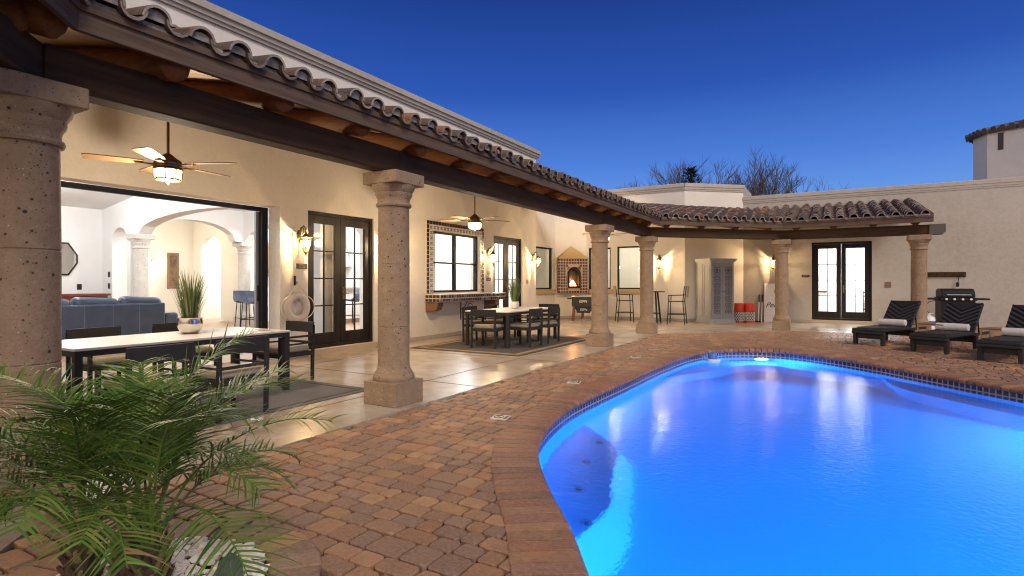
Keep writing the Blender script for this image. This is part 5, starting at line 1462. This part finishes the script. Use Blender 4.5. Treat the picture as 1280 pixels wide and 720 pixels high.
# wall with the wide arch
arch_wall('interior_wall', (-16.1, 7.0), (-8.0, 7.0), .30, 0, 4.5, 1.72, 6.84, 2.42, .42, WHITEWALL, [(.5, 1.22, 2.25, .36)], hang=(.34, .32))
arch_wall('interior_wall', (-14.75, 7.31), (-14.75, 10.0), .3, 0, 3.3, .12, 2.45, 2.42, .5, WHITEWALL, hang=(.2, .4))
arch_wall('interior_wall', (-15.04, 10.0), (-8.0, 10.0), .28, 0, 3.3, .34, 4.9, 2.42, .5, WHITEWALL, hang=(.4, 0))
slab_box('interior_ceiling', WHITEWALL, -18.5, -8.0, 7.31, 14.7, 3.3, 3.4)
slab_box('interior_wall', CREAMWALL, -18.5, -18.3, 4, 14.7, 0, 3.3)
slab_box('interior_wall', WHITEWALL, -18.3, -8.0, 14.45, 14.65, 0, 3.3)
slab_box('interior_wall', CREAMWALL, -18.3, -16.31, 6.0, 6.2, 0, 3.3)
arch_wall('interior_wall', (-18.3, 10.6), (-15.3, 10.6), .15, 0, 3.3, .45, 1.5, 2.3, .42, CREAMWALL)
slab_box('interior_ceiling', WHITEWALL, -18.5, -16.3, 6, 7.31, 3.3, 3.4)
ci = make_column('pale stone column inside the house at the left end of the arch', STONE_IN, 2.40, 'inner_column', 'pale stone columns inside the house')
for i, (x, y, lb) in enumerate([(-14.56, 7.15, 'pale stone column inside the house at the left end of the wide arch'), (-14.88, 10.1, 'pale stone column inside the house behind the bar stool'), (-9.1, 7.15, 'pale stone column inside the house just behind the sliding door frame')]): place(ci, i == 0, (x, y, .02), 0, lb)
def downlight(x, y, z, e, lb, color=(.93, .96, 1)):
    t = thing('downlight', lb, 'ceiling lamp', (x, y, z), group='round ceiling lamps inside the house')
    m = MB(); m.lathe([(.10, .0), (.11, -.012), (.085, -.014)], 20); m.build('trim', WHITE, t)
    m = MB(); m.lathe([(.02, -.016), (.083, -.016), (.083, -.02), (.02, -.0205)], 20); m.build('lamp', DOWN, t)
    light('room_light', 'POINT', (0, 0, -.22), e, color, t, .1)
    return t
IN = 68
downlight(-11.0, 4.2, 3.85, IN, 'round ceiling lamp in the living room above the sofa'); downlight(-13.8, 4.8, 3.43, IN * .8, 'round ceiling lamp in the living room near the far wall'); downlight(-10, .5, 3.98, IN * .8, 'round ceiling lamp in the living room at its near end')
downlight(-12.2, 8.5, 3.29, IN * .7, 'round ceiling lamp behind the wide arch'); downlight(-16.7, 8.6, 3.29, 26, 'round ceiling lamp in the cream hallway', (1, .9, .74))
downlight(-17.2, 12.2, 3.29, 75, 'round ceiling lamp behind the small hallway arch'); downlight(-11.0, 12.2, 3.29, IN, 'round ceiling lamp over the kitchen bar'); downlight(-14.0, 12.4, 3.29, IN * .8, 'round ceiling lamp over the kitchen cabinets'); downlight(-9.3, 10.9, 3.29, IN * .8, 'round ceiling lamp just inside the tiled window'); downlight(-9.2, 13.4, 3.29, IN * .8, 'round ceiling lamp just inside the far dining door')
# sofa
t = thing('blue_sofa', 'long blue leather sofa seen from behind through the open wall', 'sofa', (-11.2, 4.6, .02))
m = MB(); m.bx(-.25, 0, -2.4, 1.35, .06, .84); m.build('back', BLUELEATHER, t, bevel=.03)
for k in range(5):
    m = MB(); m.bx(-.28, -.03, -2.35 + k * .74, -2.35 + k * .74 + .71, .70, .98); m.v = [(v[0], v[1], v[2] - (.04 if v[1] > -2.35 + k * .74 + .3 else 0)) for v in m.v]; m.build('cushion', BLUELEATHER, t, bevel=.09, smooth=True, seg=4)
m = MB(); m.bx(-1.0, -.25, -2.3, 1.3, .06, .42); m.build('seat', BLUELEATHER, t, bevel=.04)
m = MB(); m.bx(-1.0, .0, 1.352, 1.6, .06, .64); m.build('arm', BLUELEATHER, t, bevel=.05)
m = MB()
for k in range(9): m.box((.002, -2.2 + k * .44, .45), (.004, .006, .74))
m.build('seam', M('seam_light', (.18, .22, .30), .5), t)
t = thing('hexagon_mirror', 'black framed six-sided mirror on the white living room wall', 'mirror', (W2X + .002, 6.05, 1.82))
m = MB(); hx = [(.42 * math.cos(k * math.pi / 3) * .8, .42 * math.sin(k * math.pi / 3) * 1.1) for k in range(6)]
hx = [(-.41, 0), (-.22, .40), (.22, .40), (.41, .1), (.41, -.1), (.22, -.40), (-.22, -.40)]
m.xprism(hx, (0, 0, 0), (0, 1, 0), (0, 0, 1), (1, 0, 0), .03); m.build('frame', BLACK, t)
m = MB(); m.xprism([(a * .9, b * .9) for a, b in hx], (.031, 0, 0), (0, 1, 0), (0, 0, 1), (1, 0, 0), .004); m.build('mirror_glass', M('mirror_glass', (.8, .82, .85), .05, 1), t)
t = thing('console_table', 'low dark wood console against the white living room wall', 'console', (-15.7, 6.1, .02))
m = MB(); m.box((0, 0, .93), (.5, 1.6, .05)); m.build('tabletop', REDWOOD, t); m = MB(); m.box((0, 0, .46), (.42, 1.5, .9)); m.build('body', REDWOOD, t)
for i, (x, y, z) in enumerate([(-15.95 + .0, 6.998, 1.15)]):
    pass
def outlet(loc, rz, lb):
    t = thing('wall_switch', lb, 'switch', loc, rz); m = MB(); m.box((.004, 0, 0), (.008, .10, .14)); m.build('plate', BLACK, t); m = MB(); m.box((.009, 0, 0), (.004, .03, .06)); m.build('rocker', CHAIRM, t)
outlet((W2X + .001, 6.5, 1.14), 0, 'black switch low on the white wall near the mirror'); outlet((-15.75, 6.999, 1.45), rad(-90), 'black switch beside the small arch, upper one'); outlet((-15.75, 6.999, 1.16), rad(-90), 'black switch beside the small arch, lower one')
# hallway: sconce, picture, doors
t = thing('wall_picture', 'tall dark framed picture on the cream hallway wall', 'picture', (-18.298, 9.94, 1.62)); m = MB(); m.box((.012, 0, 0), (.024, .36, 1.15)); m.build('frame', WOODCAB, t); m = MB(); m.box((.026, 0, 0), (.004, .22, .98)); m.build('canvas', M('canvas_dark', (.10, .06, .04), .8, var=(9, (.3, .2, .12), .7)), t)
t = thing('hall_sconce', 'small black wall lamp in the cream hallway', 'wall lamp', (-18.298, 9.33, 1.85)); m = MB(); m.box((.012, 0, 0), (.024, .10, .2)); m.box((.07, 0, .09), (.10, .12, .02)); m.build('bracket', BLACK, t); m = MB(); m.cyl((.08, 0, -.1), (.08, 0, .07), .04, n=12); m.build('lamp', DOWN, t)
# kitchen
t = thing('kitchen_bar', 'white kitchen bar with a stone counter top inside the house', 'kitchen bar', (-12.9, 11.9, .02))
m = MB(); m.bx(-.35, .1, -1.4, 2.4, 0, 1.05); m.build('front', WHITE, t); m = MB(); m.bx(-.45, .35, -1.45, 2.45, 1.051, 1.10); m.build('counter_top', M('granite', (.45, .40, .33), .25, var=(30, (.25, .2, .16), .7)), t)
m = MB(); m.bx(.1, .115, -1.4, 2.4, 0, .12); m.build('kick_board', WOODCAB, t)
def make_stool():
    t = thing('bar_stool', '', 'bar stool', group='bar stools inside the kitchen')
    m = MB(); n = 6; vs = []
    for q in range(n + 1):
        y_ = -.22 + .44 * q / n; cv = .05 * (2 * q / n - 1) ** 2
        vs += [(-.20, y_, .70 + cv), (.16, y_, .68 + cv), (.22, y_, .74 + cv), (.27 - cv, y_, 1.0 - .0 * cv)]
    fs = [(q * 4 + e, q * 4 + e + 1, q * 4 + e + 5, q * 4 + e + 4) for q in range(n) for e in range(3)]
    m.add(vs, fs); s_ = m.build('seat', BLUESTOOL, t, smooth=True, auto=80, fixn=False); so_ = s_.modifiers.new('s', 'SOLIDIFY'); so_.thickness = .03
    for sx in (-1, 1):
        for sy in (-1, 1):
            m = MB(); m.cyl((sx * .19, sy * .2, 0), (sx * .14, sy * .16, .69), .012, n=8); m.build('leg', BLACKM, t)
    m = MB()
    for sy in (-1, 1): m.cyl((-.18, sy * .19, .25), (.18, sy * .19, .25), .009, n=8)
    m.cyl((-.18, -.19, .25), (-.18, .19, .25), .009, n=8); m.build('foot_rail', BLACKM, t)
    return t
bs = make_stool()
for i, (x, y, rz, lb) in enumerate([(-12.35, 11.0, .3, 'blue bar stool seen through the left leaf of the first french door'), (-12.3, 11.85, .1, 'blue bar stool seen between the leaves of the first french door'), (-12.35, 12.6, -.2, 'blue bar stool seen through the right leaf of the first french door'),
                                    (-14.1, 9.6, 2.9, 'dark bar stool inside, right of the inner stone column'), (-13.4, 9.3, 2.2, 'dark bar stool inside, beside the sliding door frame')]): place(bs, i == 0, (x, y, .02), rz, lb)
t = thing('wall_cabinets', 'brown wooden kitchen cabinets high on the back wall', 'cabinets', (-15.3, 12.6, 1.55))
slab_box('interior_wall', WHITEWALL, -15.75, -15.6, 10.76, 14.44, 0, 3.3); slab_box('interior_wall', WHITEWALL, -18.29, -15.76, 13.4, 13.5, 0, 3.3)
for k in range(5):
    m = MB(); m.bx(-.29, .06, -1.7 + k * .5, -1.7 + k * .5 + .49, 0, .95); c_ = m.build('cabinet', WOODCAB, t, bevel=.004)
    m = MB(); m.bx(.061, .075, -1.67 + k * .5, -1.7 + k * .5 + .46, .04, .91); m.build('door', WOODCAB, c_, bevel=.004)
t = thing('range_hood', 'white plaster range hood beside the kitchen cabinets', 'range hood', (-15.3, 13.85, 1.7)); m = MB(); m.add([(-.29, -.5, .25), (.3, -.5, .25), (.3, .5, .25), (-.29, .5, .25), (-.29, -.25, 1.55), (0, -.25, 1.55), (0, .25, 1.55), (-.29, .25, 1.55)], [(3, 2, 1, 0), (4, 5, 6, 7), (0, 1, 5, 4), (1, 2, 6, 5), (2, 3, 7, 6), (3, 0, 4, 7)]); m.build('canopy', WHITEWALL, t); m = MB(); m.bx(-.29, .33, -.53, .53, .12, .249); m.build('rim', OFFWHITE, t)
t = thing('refrigerator', 'steel refrigerator seen behind the inner stone column', 'refrigerator', (-12.7, 10.9, .02)); t.location = (-13.6, 10.75, .02); m = MB(); m.bx(-.4, .4, -.3, .3, 0, 1.85); m.build('body', STEEL, t, bevel=.01); m = MB(); m.cyl((.1, -.33, .8), (.1, -.33, 1.5), .015, n=8); m.build('handle', STEEL, t)
# rooms behind the bay and the end wall
slab_box('interior_wall', M('room_grey', (.55, .56, .50), .8), -12, -3, 22.5, 22.7, 0, 3.4); slab_box('interior_wall', WHITEWALL, -12.2, -12, 14.7, 22.5, 0, 3.4); slab_box('interior_floor', INFLOOR, -12, -3.0, 18.4, 22.5, -.1, .02); slab_box('interior_floor', INFLOOR, -12, -8.55, 14.9, 18.39, -.1, .02); slab_box('interior_ceiling', WHITEWALL, -12, -3.0, 18.36, 22.5, 3.2, 3.3); slab_box('interior_ceiling', WHITEWALL, -12, -8.52, 14.9, 18.35, 3.2, 3.3)
downlight(-7.2, 20.4, 3.19, 60, 'round ceiling lamp in the room behind the recessed windows', (1, .9, .75)); downlight(-10, 16.6, 3.19, 40, 'round ceiling lamp behind the window left of the fireplace', (1, .9, .75))
t = thing('curtain', 'brown patterned curtain hanging inside the window left of the fireplace', 'curtain', (-9.6, 17.5, .05)); m = MB()
N = 40; vs = []
for q in range(N + 1):
    for z in (0, 2.6): vs.append((.05 * math.sin(q * 1.1), -.35 + .7 * q / N, z))
m.add(vs, [(2 * q, 2 * q + 2, 2 * q + 3, 2 * q + 1) for q in range(N)]); m.build('cloth', M('curtain_brown', (.13, .10, .045), .9, var=(12, (.25, .2, .1), .7)), t, smooth=True, fixn=False)
slab_box('interior_wall', WHITEWALL, -2.4, 5, 24, 24.2, 0, 3.3); slab_box('interior_wall', WHITEWALL, -2.6, -2.4, 19.72, 24, 0, 3.3); slab_box('interior_wall', WHITEWALL, 5, 5.2, 19.72, 24, 0, 3.3); slab_box('interior_floor', INFLOOR, -2.4, 5, 19.71, 24, -.1, .02); slab_box('interior_ceiling', WHITEWALL, -2.4, 5, 19.71, 24, 3.2, 3.3)
downlight(.6, 21.2, 3.19, 190, 'round ceiling lamp in the room behind the end wall door'); downlight(2.4, 22.6, 3.19, 120, 'round ceiling lamp deep in the room behind the end wall door')
t = thing('night_stand', 'pale wooden cabinet inside the room behind the end wall door', 'cabinet', (-.45, 22.2, .02)); m = MB(); m.box((0, 0, .45), (.6, .5, .9)); m.build('body', OFFWHITE, t, bevel=.01); m = MB(); m.box((0, -.255, .6), (.52, .01, .3)); m.build('drawer', WHITE, t); m = MB(); m.box((0, -.255, .27), (.52, .01, .3)); m.build('drawer', WHITE, t); m = MB(); m.box((0, 0, .915), (.64, .54, .03)); m.build('top', CHAIRM, t)
t = thing('metal_bed', 'black metal bed frame with white bedding behind the end wall door', 'bed', (1.6, 22.4, .02)); m = MB(); m.bx(-.7, .7, -.9, 1.0, .3, .6); m.build('mattress', WHITE, t, bevel=.05)
m = MB()
for z in (.35, .62, .9): m.bar((-.7, -.95, z), (.7, -.95, z), .03, .03)
for q in range(8): m.bar((-.7 + q * .2, -.95, 0 if q in (0, 7) else .35), (-.7 + q * .2, -.95, .95), .025, .025)
m.build('footboard', BLACKM, t)

# ================================================================== TREES BEYOND
def bare_tree(loc, H_, lb, seed, spread=.5):
    r = random.Random(seed); t = thing('bare_tree', lb, 'bare tree', loc, group='leafless trees beyond the end wall')
    tr = MB(); tw_ = MB()
    def grow(p, d, L_, rad_, lvl):
        n_ = 3; pts = [p]; q = p; dd = d
        for k in range(n_):
            dd = (dd + Vector((r.uniform(-1, 1), r.uniform(-1, 1), r.uniform(-.3, .5))) * .16).normalized(); q = q + dd * L_ / n_; pts.append(q)
        (tr if lvl < 2 else tw_).tube(pts, [rad_ * (1 - .35 * k / n_) for k in range(n_ + 1)], 5 if lvl < 3 else 3, caps=False)
        if lvl >= 6: return
        rad_ = max(rad_, .017)
        for k in range(r.choice([2, 3, 3, 4])):
            nd = (dd + Vector((r.uniform(-1, 1), r.uniform(-1, 1), r.uniform(-.2, .6))) * spread).normalized()
            grow(pts[r.choice([2, 3, 3])], nd, L_ * r.uniform(.68, .88), rad_ * .6, lvl + 1)
    grow(Vector((0, 0, 0)), Vector((0, 0, 1)), H_ * .27, H_ * .016, 0)
    tr.build('trunk', TWIG, t); tw_.build('crown', TWIG, t)
bare_tree((-9.0, 47, 0), 12.2, 'leafless tree behind the parapet, left of the dark evergreen', 3, .62)
bare_tree((-10.3, 46, 0), 10.4, 'leafless tree behind the parapet, far left of the dark evergreen', 29, .62)
bare_tree((-6.9, 44, 0), 10.9, 'leafless tree behind the parapet, tallest and right of the evergreen', 5, .62)
bare_tree((-5.0, 46, 0), 11.4, 'leafless tree behind the parapet, between the tallest and the lowest one', 23, .62)
bare_tree((-2.9, 46, 0), 10.4, 'leafless tree behind the parapet, lowest and farthest right', 11, .62)
bare_tree((-13.4, 48, 0), 8.0, 'leafless treetop barely showing above the left end of the parapet', 17)
t = thing('evergreen_tree', 'dark evergreen treetop standing among the bare trees', 'evergreen tree', (-9.0, 42, 0))
m = MB(); m.cyl((0, 0, 0), (0, 0, 9.3), .22, .04, 8); m.build('trunk', BARK, t)
m = MB(); rr = random.Random(4)
for k in range(900):
    z = rr.uniform(6.5, 9.6); rad_ = (9.9 - z) ** .6 * .55 * rr.uniform(.2, 1); a = rr.uniform(0, 6.28); p = Vector((rad_ * math.cos(a), rad_ * math.sin(a), z)); d = Vector((math.cos(a), math.sin(a), rr.uniform(.0, .9))).normalized() * rr.uniform(.2, .55); s_ = d.cross(Vector((0, 0, 1))).normalized() * .06
    m.add([p - s_, p + s_, p + d], [(0, 1, 2)])
m.build('crown', EVERG, t, fixn=False)
